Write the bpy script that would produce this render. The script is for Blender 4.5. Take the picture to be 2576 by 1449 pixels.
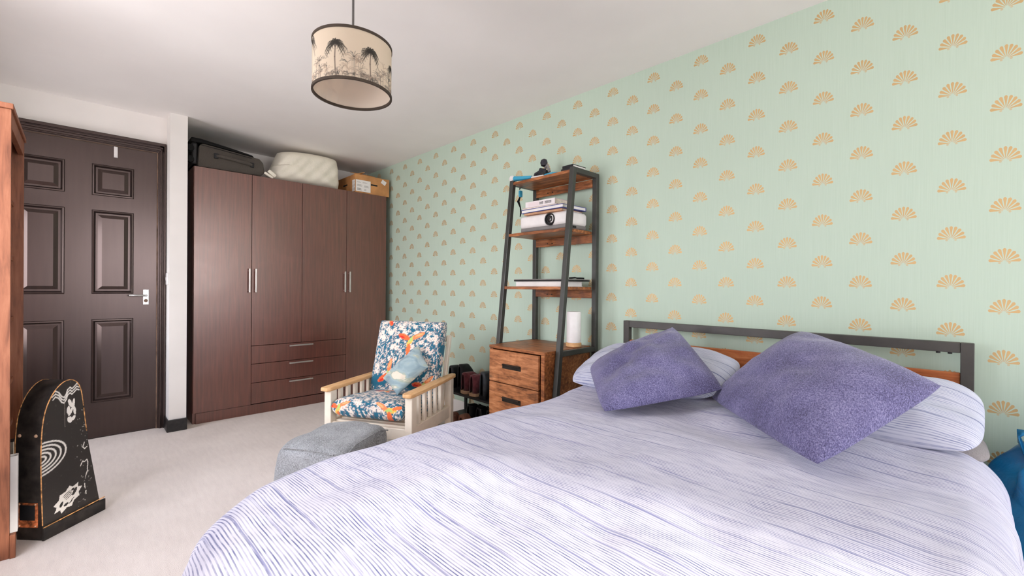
import bpy, bmesh, math, random
import numpy as np
from math import sin, cos, pi, radians, sqrt, atan2
from mathutils import Matrix, Vector

for o in list(bpy.data.objects): bpy.data.objects.remove(o)
SC = bpy.context.scene
COL = SC.collection

# ------------------------------------------------------------------ camera
F_PX, YAW, PITCH, ROLL, CAM_H = 1110.85, 0.795068866, -1.87403e-3, 6.99871e-3, 1.05
_w = Vector((-sin(YAW)*cos(PITCH), cos(YAW)*cos(PITCH), sin(PITCH)))
_r = Vector((cos(YAW), sin(YAW), 0)); _u = _r.cross(_w)
_r2 = cos(ROLL)*_r + sin(ROLL)*_u; _u2 = -sin(ROLL)*_r + cos(ROLL)*_u
cam = bpy.data.cameras.new('camera'); cam.sensor_width = 36; cam.lens = 36*F_PX/2576
cam.clip_start = 0.02
co = bpy.data.objects.new('camera', cam); COL.objects.link(co)
co.matrix_world = Matrix(((_r2.x, _u2.x, -_w.x, 0), (_r2.y, _u2.y, -_w.y, 0), (_r2.z, _u2.z, -_w.z, CAM_H), (0, 0, 0, 1)))
SC.camera = co
SC.view_settings.view_transform = 'Standard'; SC.view_settings.look = 'None'
SC.view_settings.gamma = 1; SC.view_settings.use_curve_mapping = False
SC.view_settings.exposure = 0.07
SC.cycles.max_bounces = 12; SC.cycles.diffuse_bounces = 8; SC.cycles.sample_clamp_indirect = 8
SC.cycles.use_denoising = True

# ------------------------------------------------------------------ sky, sun, window portal
WX = 2.90                                   # inner face of the window wall
WIN = (0.10, 2.14, 0.80, 2.20)             # window opening: y0 y1 z0 z1
LYW, WIN_AND_ADDED = -0.52, ((-2.50, -1.62, 0.62, 2.16), (-3.92, -3.26, 0.60, 1.62))   # left wall plane, its window, then an invented one lighting the far end: x0 x1 z0 z1
world = bpy.data.worlds.new('sky'); SC.world = world; world.use_nodes = True
_nt = world.node_tree; _bg = _nt.nodes['Background']
_tc = _nt.nodes.new('ShaderNodeTexCoord'); _sx = _nt.nodes.new('ShaderNodeSeparateXYZ')
_rp = _nt.nodes.new('ShaderNodeValToRGB'); _mr = _nt.nodes.new('ShaderNodeMapRange')
_nt.links.new(_tc.outputs['Generated'], _sx.inputs[0]); _nt.links.new(_sx.outputs['Z'], _mr.inputs['Value'])
_mr.inputs['From Min'].default_value = -1; _mr.inputs['From Max'].default_value = 1
_nt.links.new(_mr.outputs[0], _rp.inputs[0]); _nt.links.new(_rp.outputs[0], _bg.inputs['Color'])
_e = _rp.color_ramp.elements
_e[0].position = 0.0; _e[0].color = (.60, .58, .60, 1)
_e[1].position = 1.0; _e[1].color = (.84, .90, 1.05, 1)
for _p, _c in ((.485, (.68, .66, .68, 1)), (.505, (.96, .96, 1.02, 1)), (.7, (.90, .93, 1.04, 1))):
    _n = _e.new(_p); _n.color = _c
_bg.inputs['Strength'].default_value = 10.6
_pl = bpy.data.lights.new('window_portal', 'AREA'); _pl.shape = 'RECTANGLE'
_pl.size = WIN[3]-WIN[2]; _pl.size_y = WIN[1]-WIN[0]
_po = bpy.data.objects.new('window_portal', _pl); COL.objects.link(_po)
_po.location = (WX+.13, (WIN[0]+WIN[1])/2, (WIN[2]+WIN[3])/2); _po.rotation_euler = (0, radians(90), 0)
_pl.cycles.is_portal = True
for OPENING in WIN_AND_ADDED:  # the last of these is the invented opening
    _pl2 = bpy.data.lights.new('side_opening_portal', 'AREA'); _pl2.shape = 'RECTANGLE'
    _pl2.size = OPENING[1]-OPENING[0]; _pl2.size_y = OPENING[3]-OPENING[2]
    _po2 = bpy.data.objects.new('side_opening_portal', _pl2); COL.objects.link(_po2)
    _po2.location = ((OPENING[0]+OPENING[1])/2, LYW-.09, (OPENING[2]+OPENING[3])/2); _po2.rotation_euler = (radians(90), 0, 0)
    _pl2.cycles.is_portal = True
_sl = bpy.data.lights.new('sun', 'SUN'); _sl.energy = 5.5; _sl.angle = radians(3.5); _sl.color = (1, .96, .92)
_so = bpy.data.objects.new('sun', _sl); COL.objects.link(_so)
_sd = Vector((-1, -.32, -.37))
_so.rotation_euler = _sd.to_track_quat('-Z', 'Y').to_euler()

# ------------------------------------------------------------------ helpers
def lin(c):
    return tuple(((v/255)/12.92 if v/255 <= .04045 else ((v/255+.055)/1.055)**2.4) for v in c)
W = {}
def tag(o, label=None, cat=None, group=None, kind=None):
    if label: o['label'] = label
    if cat: o['category'] = cat
    if group: o['group'] = group
    if kind: o['kind'] = kind
    return o
def empty(name, loc=(0, 0, 0), rz=0, label=None, cat=None, group=None, kind=None):
    o = bpy.data.objects.new(name, None); COL.objects.link(o)
    o.empty_display_size = .05
    o.location = loc; o.rotation_euler = (0, 0, rz)
    W[o] = Matrix.Translation(loc) @ Matrix.Rotation(rz, 4, 'Z')
    return tag(o, label, cat, group, kind)
def link(me, name, mat, parent=None, world=False, smooth=False):
    o = bpy.data.objects.new(name, me); COL.objects.link(o)
    if mat: me.materials.append(mat)
    if parent is not None:
        o.parent = parent; W[o] = W[parent]
        if world: me.transform(W[parent].inverted())
    else: W[o] = Matrix()
    if smooth: me.polygons.foreach_set('use_smooth', [True]*len(me.polygons))
    return o
class MB:
    def __init__(s): s.bm = bmesh.new()
    def box(s, lo, hi, bev=0, rot=None, seg=2):
        c = Vector([(a+b)/2 for a, b in zip(lo, hi)]); d = [abs(b-a) for a, b in zip(lo, hi)]
        t = bmesh.new(); bmesh.ops.create_cube(t, size=1)
        for v in t.verts: v.co = Vector((v.co.x*d[0], v.co.y*d[1], v.co.z*d[2]))
        if bev: bmesh.ops.bevel(t, geom=list(t.edges), offset=min(bev, min(d)*.49), segments=seg, affect='EDGES', profile=.5)
        M = Matrix.Translation(c)
        if rot is not None: M = M @ rot
        s._add(t, M); return s
    def cb(s, c, d, bev=0, rot=None, seg=2):
        return s.box([a-b/2 for a, b in zip(c, d)], [a+b/2 for a, b in zip(c, d)], bev, rot, seg)
    def bar(s, p, q, wx, wy, bev=0, up=(0, 0, 1)):
        p, q = Vector(p), Vector(q); z = (q-p).normalized(); x = Vector(up).cross(z)
        if x.length < 1e-4: x = Vector((1, 0, 0))
        x.normalize(); y = z.cross(x)
        R = Matrix((x, y, z)).transposed().to_4x4()
        return s.cb((p+q)/2, (wx, wy, (q-p).length), bev, R)
    def _add(s, t, M):
        vm = {}
        for v in t.verts: vm[v] = s.bm.verts.new(M @ v.co)
        for f in t.faces:
            try: s.bm.faces.new([vm[v] for v in f.verts])
            except ValueError: pass
        t.free()
    def lathe(s, prof, c=(0, 0, 0), seg=32, axis='z', M=None, cap=True):
        t = bmesh.new(); rings = []
        for (r, z) in prof: rings.append([t.verts.new((r*cos(2*pi*i/seg), r*sin(2*pi*i/seg), z)) for i in range(seg)])
        for a, b in zip(rings, rings[1:]):
            for i in range(seg): t.faces.new((a[i], a[(i+1) % seg], b[(i+1) % seg], b[i]))
        if cap:
            t.faces.new(list(reversed(rings[0]))); t.faces.new(rings[-1])
        R = Matrix() if axis == 'z' else (Matrix.Rotation(pi/2, 4, 'Y') if axis == 'x' else Matrix.Rotation(-pi/2, 4, 'X'))
        s._add(t, Matrix.Translation(c) @ (M if M is not None else R)); return s
    def tube(s, pts, r, seg=8, closed=False):
        pts = [Vector(p) for p in pts]; n = len(pts); t = bmesh.new(); rings = []
        nrm = None
        for i, p in enumerate(pts):
            a = pts[(i-1) % n] if (closed or i > 0) else p; b = pts[(i+1) % n] if (closed or i < n-1) else p
            d = (b-a).normalized()
            if nrm is None:
                nrm = d.orthogonal().normalized()
            else:
                nrm = (nrm - d*nrm.dot(d)).normalized()
            bn = d.cross(nrm); rr = r[i] if hasattr(r, '__len__') else r
            rings.append([t.verts.new(p + rr*(cos(2*pi*k/seg)*nrm + sin(2*pi*k/seg)*bn)) for k in range(seg)])
        m = n if closed else n-1
        for i in range(m):
            a, b = rings[i], rings[(i+1) % n]
            for k in range(seg): t.faces.new((a[k], a[(k+1) % seg], b[(k+1) % seg], b[k]))
        if not closed:
            t.faces.new(list(reversed(rings[0]))); t.faces.new(rings[-1])
        s._add(t, Matrix()); return s
    def prism(s, poly, y0, y1, M=None, bev=0):
        """poly in (x,z), extruded along y"""
        t = bmesh.new(); n = len(poly)
        a = [t.verts.new((x, y0, z)) for x, z in poly]; b = [t.verts.new((x, y1, z)) for x, z in poly]
        t.faces.new(a); t.faces.new(list(reversed(b)))
        for i in range(n): t.faces.new((a[i], b[i], b[(i+1) % n], a[(i+1) % n]))
        bmesh.ops.recalc_face_normals(t, faces=t.faces)
        if bev: bmesh.ops.bevel(t, geom=list(t.edges), offset=bev, segments=2, affect='EDGES', profile=.5)
        s._add(t, M if M is not None else Matrix()); return s
    def build(s, name, mat, parent=None, world=False, smooth=False):
        bmesh.ops.recalc_face_normals(s.bm, faces=s.bm.faces)
        me = bpy.data.meshes.new(name); s.bm.to_mesh(me); s.bm.free()
        o = link(me, name, mat, parent, world)
        if smooth:
            me.polygons.foreach_set('use_smooth', [True]*len(me.polygons))
            try: me.set_sharp_from_angle(angle=radians(40))
            except Exception: pass
        return o
def pt_attr(me, name, arr, kind='FLOAT_COLOR'):
    a = me.attributes.new(name, kind, 'POINT')
    if kind == 'FLOAT_COLOR':
        f = np.ones((len(arr), 4), np.float32); f[:, :3] = arr; a.data.foreach_set('color', f.ravel())
    else:
        a.data.foreach_set('vector', np.asarray(arr, np.float32).ravel())
def grid_obj(name, P, mat, parent=None, world=False, wrap=False, color=None, fab=None, flip=False):
    nv, nu = P.shape[:2]; idx = np.arange(nv*nu).reshape(nv, nu)
    if wrap: idx = np.concatenate([idx, idx[:, :1]], 1)
    q = np.stack([idx[:-1, :-1], idx[:-1, 1:], idx[1:, 1:], idx[1:, :-1]], -1).reshape(-1, 4)
    if flip: q = q[:, ::-1]
    me = bpy.data.meshes.new(name); me.from_pydata(P.reshape(-1, 3).tolist(), [], q.tolist())
    if color is not None: pt_attr(me, 'print', color.reshape(-1, 3))
    if fab is not None: pt_attr(me, 'fab', fab.reshape(-1, 3), 'FLOAT_VECTOR')
    return link(me, name, mat, parent, world, smooth=True)
def closed_pad(name, A, B, mat, parent=None, world=False, color=None, fab=None, color_b=None):
    """A front grid, B back grid (same shape); borders are shared."""
    nv, nu = A.shape[:2]; ia = np.arange(nv*nu).reshape(nv, nu); ib = ia.copy(); k = nv*nu; vs = [A.reshape(-1, 3)]; extra = []; sel = []
    ib[1:-1, 1:-1] = k + np.arange((nv-2)*(nu-2)).reshape(nv-2, nu-2)
    V = np.concatenate([A.reshape(-1, 3), B[1:-1, 1:-1].reshape(-1, 3)])
    qa = np.stack([ia[:-1, :-1], ia[:-1, 1:], ia[1:, 1:], ia[1:, :-1]], -1).reshape(-1, 4)
    qb = np.stack([ib[:-1, :-1], ib[1:, :-1], ib[1:, 1:], ib[:-1, 1:]], -1).reshape(-1, 4)
    me = bpy.data.meshes.new(name); me.from_pydata(V.tolist(), [], np.concatenate([qa, qb]).tolist())
    for nm, arr in (('print', color), ('fab', fab)):
        if arr is not None:
            ab = color_b if (nm == 'print' and color_b is not None) else arr
            full = np.concatenate([arr.reshape(-1, 3), ab[1:-1, 1:-1].reshape(-1, 3)])
            pt_attr(me, nm, full, 'FLOAT_COLOR' if nm == 'print' else 'FLOAT_VECTOR')
    return link(me, name, mat, parent, world, smooth=True)
_rng = np.random.RandomState(7)
_NT = _rng.rand(64, 64)
def vnoise(x, y):
    x = np.asarray(x, float); y = np.asarray(y, float)
    xi = np.floor(x).astype(int); yi = np.floor(y).astype(int); fx = x-xi; fy = y-yi
    fx = fx*fx*(3-2*fx); fy = fy*fy*(3-2*fy)
    g = lambda a, b: _NT[b % 64, a % 64]
    return (g(xi, yi)*(1-fx)+g(xi+1, yi)*fx)*(1-fy)+(g(xi, yi+1)*(1-fx)+g(xi+1, yi+1)*fx)*fy-.5
def sst(a, b, x):
    t = np.clip((x-a)/(b-a), 0, 1); return t*t*(3-2*t)

# ------------------------------------------------------------------ print canvases (flat printed pattern as colour attribute)
class Canvas:
    def __init__(s, w, h, bg, res):
        """w,h metres; res metres per cell"""
        s.nu, s.nv = int(w/res)+1, int(h/res)+1; s.w, s.h = w, h
        s.x, s.y = np.meshgrid(np.linspace(0, w, s.nu), np.linspace(0, h, s.nv))
        s.c = np.empty((s.nv, s.nu, 3)); s.c[:] = lin(bg)
    def _win(s, x0, x1, y0, y1):
        a = max(0, int(x0/s.w*(s.nu-1))); b = min(s.nu, int(x1/s.w*(s.nu-1))+2)
        c = max(0, int(y0/s.h*(s.nv-1))); d = min(s.nv, int(y1/s.h*(s.nv-1))+2)
        return slice(c, max(c, d)), slice(a, max(a, b))
    def _mix(s, sl, m, col):
        if m.size: s.c[sl] = s.c[sl]*(1-m[..., None]) + np.array(lin(col))*m[..., None]
    def ell(s, cx, cy, rx, ry, col, ang=0, alpha=1.):
        R = max(rx, ry); sl = s._win(cx-R, cx+R, cy-R, cy+R); x = s.x[sl]-cx; y = s.y[sl]-cy
        a = x*cos(ang)+y*sin(ang); b = -x*sin(ang)+y*cos(ang)
        s._mix(sl, ((a/rx)**2+(b/ry)**2 < 1)*alpha, col)
    def line(s, pts, wd, col, alpha=1.):
        for i, ((x0, y0), (x1, y1)) in enumerate(zip(pts, pts[1:])):
            w0 = wd[i] if hasattr(wd, '__len__') else wd
            sl = s._win(min(x0, x1)-w0, max(x0, x1)+w0, min(y0, y1)-w0, max(y0, y1)+w0)
            x = s.x[sl]; y = s.y[sl]; dx, dy = x1-x0, y1-y0; L = dx*dx+dy*dy+1e-12
            t = np.clip(((x-x0)*dx+(y-y0)*dy)/L, 0, 1)
            d = np.hypot(x-x0-t*dx, y-y0-t*dy)
            s._mix(sl, np.clip(1.5-d/(w0/2), 0, 1)*alpha if w0 > .004 else (d < w0/2)*alpha, col)
    def poly(s, pts, col, alpha=1.):
        xs = [p[0] for p in pts]; ys = [p[1] for p in pts]; sl = s._win(min(xs), max(xs), min(ys), max(ys))
        x = s.x[sl]; y = s.y[sl]; ins = np.zeros(x.shape, bool)
        for (x0, y0), (x1, y1) in zip(pts, pts[1:]+pts[:1]):
            if y0 == y1: continue
            ins ^= ((y0 > y) != (y1 > y)) & (x < (x1-x0)*(y-y0)/(y1-y0)+x0)
        s._mix(sl, ins*alpha, col)
    def sample(s, U, V):
        """U,V metres"""
        i = np.clip((U/s.w*(s.nu-1)).round().astype(int), 0, s.nu-1); j = np.clip((V/s.h*(s.nv-1)).round().astype(int), 0, s.nv-1)
        return s.c[j, i]

# ------------------------------------------------------------------ materials
class NT:
    def __init__(s, name):
        s.m = bpy.data.materials.new(name); s.m.use_nodes = True; s.t = s.m.node_tree
        s.b = s.t.nodes['Principled BSDF']; s.out = s.t.nodes['Material Output']
    def n(s, ty, **k):
        nd = s.t.nodes.new('ShaderNode'+ty)
        for a, v in k.items(): setattr(nd, a, v)
        return nd
    def l(s, a, b): s.t.links.new(a, b)
    def set(s, inp, v):
        if hasattr(v, 'is_linked') or isinstance(v, bpy.types.NodeSocket): s.l(v, inp)
        else: inp.default_value = v
    def math(s, op, a, b=None, c=None, clamp=False):
        nd = s.n('Math', operation=op); nd.use_clamp = clamp
        for i, v in enumerate((a, b, c)):
            if v is not None: s.set(nd.inputs[i], v)
        return nd.outputs[0]
    def coords(s, kind='Object', scale=(1, 1, 1), attr=None, rot=(0, 0, 0)):
        if attr:
            src = s.n('Attribute'); src.attribute_name = attr; o = src.outputs['Vector']
        else: o = s.n('TexCoord').outputs[kind]
        mp = s.n('Mapping'); mp.inputs['Scale'].default_value = scale; mp.inputs['Rotation'].default_value = rot
        s.l(o, mp.inputs['Vector']); return mp.outputs[0]
    def noise(s, vec, scale, detail=3, rough=.55, dist=0):
        nd = s.n('TexNoise'); nd.inputs['Scale'].default_value = scale; nd.inputs['Detail'].default_value = detail
        nd.inputs['Roughness'].default_value = rough; nd.inputs['Distortion'].default_value = dist
        s.l(vec, nd.inputs['Vector']); return nd.outputs['Fac']
    def ramp(s, fac, stops):
        nd = s.n('ValToRGB'); s.l(fac, nd.inputs[0]); e = nd.color_ramp.elements
        while len(e) < len(stops): e.new(.5)
        for el, (p, c) in zip(e, stops): el.position = p; el.color = (*lin(c), 1)
        return nd.outputs[0]
    def mr(s, v, a, b, c, d):
        nd = s.n('MapRange'); s.l(v, nd.inputs[0])
        for i, x in enumerate((a, b, c, d)): nd.inputs[i+1].default_value = x
        return nd.outputs[0]
    def mix(s, fac, a, b, mode='MIX'):
        nd = s.n('Mix', data_type='RGBA', blend_type=mode)
        s.set(nd.inputs['Factor'], fac)
        for i, v in ((6, a), (7, b)):
            if isinstance(v, tuple): nd.inputs[i].default_value = (*lin(v), 1)
            else: s.l(v, nd.inputs[i])
        return nd.outputs[2]
    def bump(s, h, strength=.3, dist=.002):
        nd = s.n('Bump'); nd.inputs['Strength'].default_value = strength; nd.inputs['Distance'].default_value = dist
        s.l(h, nd.inputs['Height']); s.l(nd.outputs[0], s.b.inputs['Normal'])
    def col(s, v):
        if isinstance(v, tuple): s.b.inputs['Base Color'].default_value = (*lin(v), 1)
        else: s.l(v, s.b.inputs['Base Color'])
    def fin(s, rough=.6, spec=.4, metal=0, sheen=0, coat=0):
        s.set(s.b.inputs['Roughness'], rough); s.b.inputs['Specular IOR Level'].default_value = spec
        s.b.inputs['Metallic'].default_value = metal; s.b.inputs['Sheen Weight'].default_value = sheen
        s.b.inputs['Coat Weight'].default_value = coat
        return s.m
M = {}
def simple(name, c, rough=.5, spec=.4, metal=0, var=.06, sc=12, sheen=0, bump=0, coat=0):
    t = NT(name); v = t.coords(); f = t.noise(v, sc, 3)
    c2 = tuple(max(0, x*(1-var*2)) for x in c); c3 = tuple(min(255, x*(1+var)) for x in c)
    t.col(t.ramp(f, [(.3, c2), (.7, c3)]))
    if bump: t.bump(t.noise(v, sc*8, 2), bump, .001)
    M[name] = t.fin(rough, spec, metal, sheen, coat); return M[name]
def cloth(name, c, weave=900, var=.10, rough=.95, sheen=.15, bump=.35, fleck=None):
    t = NT(name); v = t.coords()
    w1 = t.noise(t.coords(scale=(weave*.25, weave, weave)), 1, 1); w2 = t.noise(t.coords(scale=(weave, weave*.25, weave*.25)), 1, 1)
    f = t.math('ADD', t.math('MULTIPLY', w1, .5), t.math('MULTIPLY', w2, .5))
    big = t.noise(v, 7, 3)
    f2 = t.math('ADD', t.math('MULTIPLY', f, .75), t.math('MULTIPLY', big, .25))
    lo = tuple(x*(1-var*2) for x in c); hi = fleck or tuple(min(255, x*(1+var)) for x in c)
    t.col(t.ramp(f2, [(.38, lo), (.5, c), (.64, hi)])); t.bump(f, bump, .0015)
    M[name] = t.fin(rough, .15, 0, sheen); return M[name]
def printed(name, rough=.9, sheen=.1, spec=.2, bump=0, transl=0):
    t = NT(name); a = t.n('Attribute'); a.attribute_name = 'print'; t.l(a.outputs['Color'], t.b.inputs['Base Color'])
    if bump: t.bump(t.noise(t.coords(), 900, 1), bump, .001)
    t.fin(rough, spec, 0, sheen)
    if transl:
        tr = t.n('BsdfTranslucent'); t.l(a.outputs['Color'], tr.inputs[0]); mx = t.n('MixShader'); mx.inputs[0].default_value = transl
        t.l(t.b.outputs[0], mx.inputs[1]); t.l(tr.outputs[0], mx.inputs[2]); t.l(mx.outputs[0], t.out.inputs[0])
    M[name] = t.m; return t.m
def wood(name, dark, mid, light, scale=(3, 30, 30), rough=.5, spec=.4, knots=True, coat=0, big=5):
    t = NT(name); v = t.coords(scale=scale); g = t.noise(v, 2.2, 6, .62, .6); b = t.noise(t.coords(), big, 4, .6, .8)
    f = t.math('ADD', t.math('MULTIPLY', g, .62), t.math('MULTIPLY', b, .38))
    c = t.ramp(f, [(.33, dark), (.5, mid), (.66, light)])
    if knots:
        vo = t.n('TexVoronoi'); vo.inputs['Scale'].default_value = 7; t.l(t.coords(scale=tuple(.55 if s < 10 else 1.1 for s in scale)), vo.inputs['Vector'])
        k = t.mr(vo.outputs['Distance'], .03, .14, .85, 0); c = t.mix(t.math('MULTIPLY', k, t.mr(b, .45, .62, 0, 1)), c, tuple(x*.35 for x in dark))
    t.col(c); t.bump(g, .12, .001); M[name] = t.fin(t.mr(b, .3, .7, rough-.07, rough+.1), spec, 0, 0, coat); return M[name]

simple('white_paint', (240, 236, 232), .7, .25, var=.01, sc=3)
simple('ceiling_paint', (240, 236, 233), .85, .2, var=.008, sc=2)
t = NT('black_gloss'); v = t.coords(scale=(1, 14, 1)); f = t.noise(v, 3, 4); d = t.noise(t.coords(), 3.5, 4)
t.col(t.ramp(f, [(.35, (20, 15, 14)), (.7, (32, 25, 23))])); M['black_gloss'] = t.fin(t.mr(d, .3, .7, .275, .295), .85); t.b.inputs['IOR'].default_value = 1.56; t.b.inputs['Specular Tint'].default_value = (1, .76, .70, 1)
simple('black_skirting', (30, 27, 26), .45, .5, var=.3, sc=30, bump=.2)
simple('raw_edge', (128, 104, 88), .7, .2, var=.15)
simple('chrome', (215, 215, 215), .18, .5, 1, var=.02)
simple('white_plastic', (232, 228, 226), .4, .4, var=.02)
simple('black_plastic', (24, 23, 24), .45, .4, var=.1)
simple('brushed_steel', (205, 198, 194), .32, .5, .9, var=.03)
t = NT('wardrobe_veneer'); v = t.coords(scale=(1, 26, 1.2)); g = t.noise(v, 3, 6, .6, .3); sm = t.noise(t.coords(scale=(1, 1, 1.3)), 3.4, 5, .65, .5)
c = t.ramp(g, [(.32, (66, 28, 22)), (.5, (86, 39, 31)), (.7, (104, 52, 42))])
c = t.mix(t.mr(sm, .56, .72, 0, .22), c, (116, 62, 54)); t.col(c)
M['wardrobe_veneer'] = t.fin(t.mr(sm, .35, .68, .29, .33), .95); t.b.inputs['IOR'].default_value = 1.75; t.b.inputs['Specular Tint'].default_value = (1, .80, .72, 1)
simple('veneer_dark', (34, 20, 17), .55, .4, var=.15)
wood('rustic', (52, 27, 13), (142, 84, 45), (196, 128, 78), (4, 26, 26), .42, .4)
wood('rustic_lit', (74, 42, 24), (170, 108, 66), (208, 146, 100), (4, 26, 26), .45, .4, big=7)  # lighter copy of rustic: light on the drawer fronts put into the colour
wood('pine', (196, 146, 96), (218, 172, 122), (232, 192, 146), (26, 3, 26), .45, .35, knots=False)
wood('bookcase_wood', (104, 60, 40), (140, 86, 60), (160, 104, 76), (26, 26, 2.5), .5, .35, big=3)
wood('bed_plank', (122, 62, 30), (176, 100, 56), (205, 132, 82), (2.5, 30, 30), .5, .3, knots=False)
simple('dark_metal', (74, 71, 68), .45, .5, .25, var=.05)
simple('rack_metal', (66, 66, 62), .42, .5, .3, var=.06)
simple('chair_paint', (238, 226, 208), .45, .4, var=.02)
simple('dark_slot', (46, 40, 34), .5, .3, .4, var=.2)
cloth('blue_linen', (104, 100, 142), 620, .17, .98, .25, .5, fleck=(150, 146, 184))
cloth('grey_felt', (148, 150, 152), 520, .15, .98, .15, .45, fleck=(180, 182, 186))
cloth('grey_cotton', (146, 140, 140), 800, .05)
cloth('cream_cotton', (236, 230, 214), 700, .03, bump=.15)
cloth('suitcase_nylon', (84, 78, 72), 900, .08, .8, .05)
simple('black_nylon', (16, 15, 15), .7, .2, var=.1)
simple('cardboard', (196, 142, 92), .85, .15, var=.06, sc=9)
simple('paper_white', (232, 228, 224), .8, .15, var=.02)
simple('paper_pages', (226, 216, 200), .9, .1, var=.04, sc=60)
simple('book_blue', (72, 82, 150), .6, .3)
simple('book_pink', (214, 196, 200), .6, .3)
simple('book_orange', (206, 158, 122), .6, .3)
simple('book_grey', (150, 146, 142), .6, .3)
simple('lens_glass', (30, 26, 26), .12, .7, var=.2)
simple('projector_grey', (128, 124, 122), .5, .4, var=.03)
simple('toy_blue', (64, 168, 204), .4, .4, var=.05)
simple('toy_dark', (48, 46, 52), .5, .3, var=.2, sc=40)
simple('maroon_suede', (104, 52, 58), .9, .15, var=.15, sc=25, sheen=.2)
simple('sole_tan', (196, 160, 130), .8, .2, var=.05)
simple('brown_leather', (122, 82, 66), .6, .3, var=.15, sc=18)
simple('black_leather', (26, 26, 29), .5, .35, var=.2, sc=18)
simple('charcoal_leather', (50, 52, 54), .55, .35, var=.2, sc=18)
simple('black_rubber', (18, 18, 18), .7, .2, var=.1)
t = NT('blue_polythene'); v = t.coords(); f = t.noise(v, 5, 3); t.col(t.ramp(f, [(.3, (12, 100, 164)), (.7, (48, 152, 208))])); t.bump(t.noise(v, 16, 4, .6, 1.2), .5, .01)
M['blue_polythene'] = t.fin(.28, .5)
simple('mattress_ticking', (214, 212, 212), .95, .1, var=.02)
simple('frame_gold', (176, 128, 82), .8, .2, var=.4, sc=60)
simple('rust_metal', (176, 100, 62), .6, .3, .3, var=.3, sc=50)
simple('shade_rim', (72, 62, 54), .8, .2, var=.05)
simple('cable_grey', (96, 92, 90), .5, .3, var=.05)

# carpet
t = NT('carpet'); v = t.coords(); f1 = t.noise(v, 420, 2); f2 = t.noise(v, 2.4, 4, .6); f3 = t.noise(t.coords(scale=(1, 6, 1), rot=(0, 0, .9)), 9, 3)
f = t.math('ADD', t.math('MULTIPLY', f1, .45), t.math('ADD', t.math('MULTIPLY', f2, .35), t.math('MULTIPLY', f3, .2)))
t.col(t.ramp(f, [(.32, (206, 194, 186)), (.5, (226, 214, 206)), (.68, (240, 229, 221))])); t.bump(f1, .6, .004)
M['carpet'] = t.fin(1.0, .05, 0, .1)

# wallpaper with printed half-drop fan motif
FX0, FDX, FZ0, FP = 0.1006, 0.13003, 1.865, 0.1741
g = bpy.data.node_groups.new('fan_print', 'ShaderNodeTree')
g.interface.new_socket('a', in_out='INPUT', socket_type='NodeSocketFloat'); g.interface.new_socket('b', in_out='INPUT', socket_type='NodeSocketFloat')
g.interface.new_socket('mask', in_out='OUTPUT', socket_type='NodeSocketFloat')
gi = g.nodes.new('NodeGroupInput'); go = g.nodes.new('NodeGroupOutput')
def gm(op, a, b=None, c=None):
    nd = g.nodes.new('ShaderNodeMath'); nd.operation = op
    for i, v in enumerate((a, b, c)):
        if v is None: continue
        if isinstance(v, bpy.types.NodeSocket): g.links.new(v, nd.inputs[i])
        else: nd.inputs[i].default_value = v
    return nd.outputs[0]
A = gm('MULTIPLY', gi.outputs['a'], 1.26); B = gm('ADD', gi.outputs['b'], .0205)
RAD = .0465; SP = radians(20.5)
r_ = gm('SQRT', gm('ADD', gm('MULTIPLY', A, A), gm('MULTIPLY', B, B)))
th = gm('ARCTAN2', A, B); k_ = gm('ROUND', gm('DIVIDE', th, SP)); ph = gm('ABSOLUTE', gm('SUBTRACT', th, gm('MULTIPLY', k_, SP)))
phn = gm('DIVIDE', ph, SP*.5); lim = gm('MULTIPLY', gm('SUBTRACT', 1, gm('POWER', phn, 2.2)), RAD*.20)
tip = gm('LESS_THAN', r_, gm('ADD', lim, RAD*.82)); inn = gm('GREATER_THAN', r_, RAD*.13)
petw = gm('LESS_THAN', phn, gm('ADD', .36, gm('MULTIPLY', gm('DIVIDE', r_, RAD), .42)))
rng_ = gm('LESS_THAN', gm('ABSOLUTE', k_), 4.5)
mask = gm('MULTIPLY', gm('MULTIPLY', tip, inn), gm('MULTIPLY', petw, rng_))
# two small curls at the foot
curl = gm('SQRT', gm('ADD', gm('POWER', gm('SUBTRACT', gm('ABSOLUTE', gi.outputs['a']), .0115), 2), gm('POWER', gm('ADD', gi.outputs['b'], .0235), 2)))
mask = gm('MAXIMUM', mask, gm('MULTIPLY', gm('LESS_THAN', curl, .0034), .6))
g.links.new(mask, go.inputs['mask'])
t = NT('wallpaper'); tc = t.n('TexCoord'); sx = t.n('SeparateXYZ'); t.l(tc.outputs['Object'], sx.inputs[0])
ms = []
for dx, dz in ((0, 0), (FDX, FP/2)):
    a = t.math('WRAP', t.math('ADD', sx.outputs['X'], -FX0-dx), FDX, -FDX); b = t.math('WRAP', t.math('ADD', sx.outputs['Z'], -FZ0-dz), FP/2, -FP/2)
    gn = t.n('Group'); gn.node_tree = g; t.l(a, gn.inputs['a']); t.l(b, gn.inputs['b']); ms.append(gn.outputs[0])
m = t.math('MAXIMUM', ms[0], ms[1])
ln = t.noise(t.coords(scale=(90, 1, 1.5)), 4, 2)
base = t.ramp(ln, [(.3, (188, 207, 190)), (.7, (193, 211, 195))])
t.col(t.mix(m, base, (212, 182, 134))); t.set(t.b.inputs['Metallic'], t.math('MULTIPLY', m, .35))
M['wallpaper'] = t.fin(t.mr(m, 0, 1, .70, .62), .25); t.b.inputs['Metallic'].default_value = 0
t.l(t.math('MULTIPLY', m, .7), t.b.inputs['Metallic'])

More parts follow.
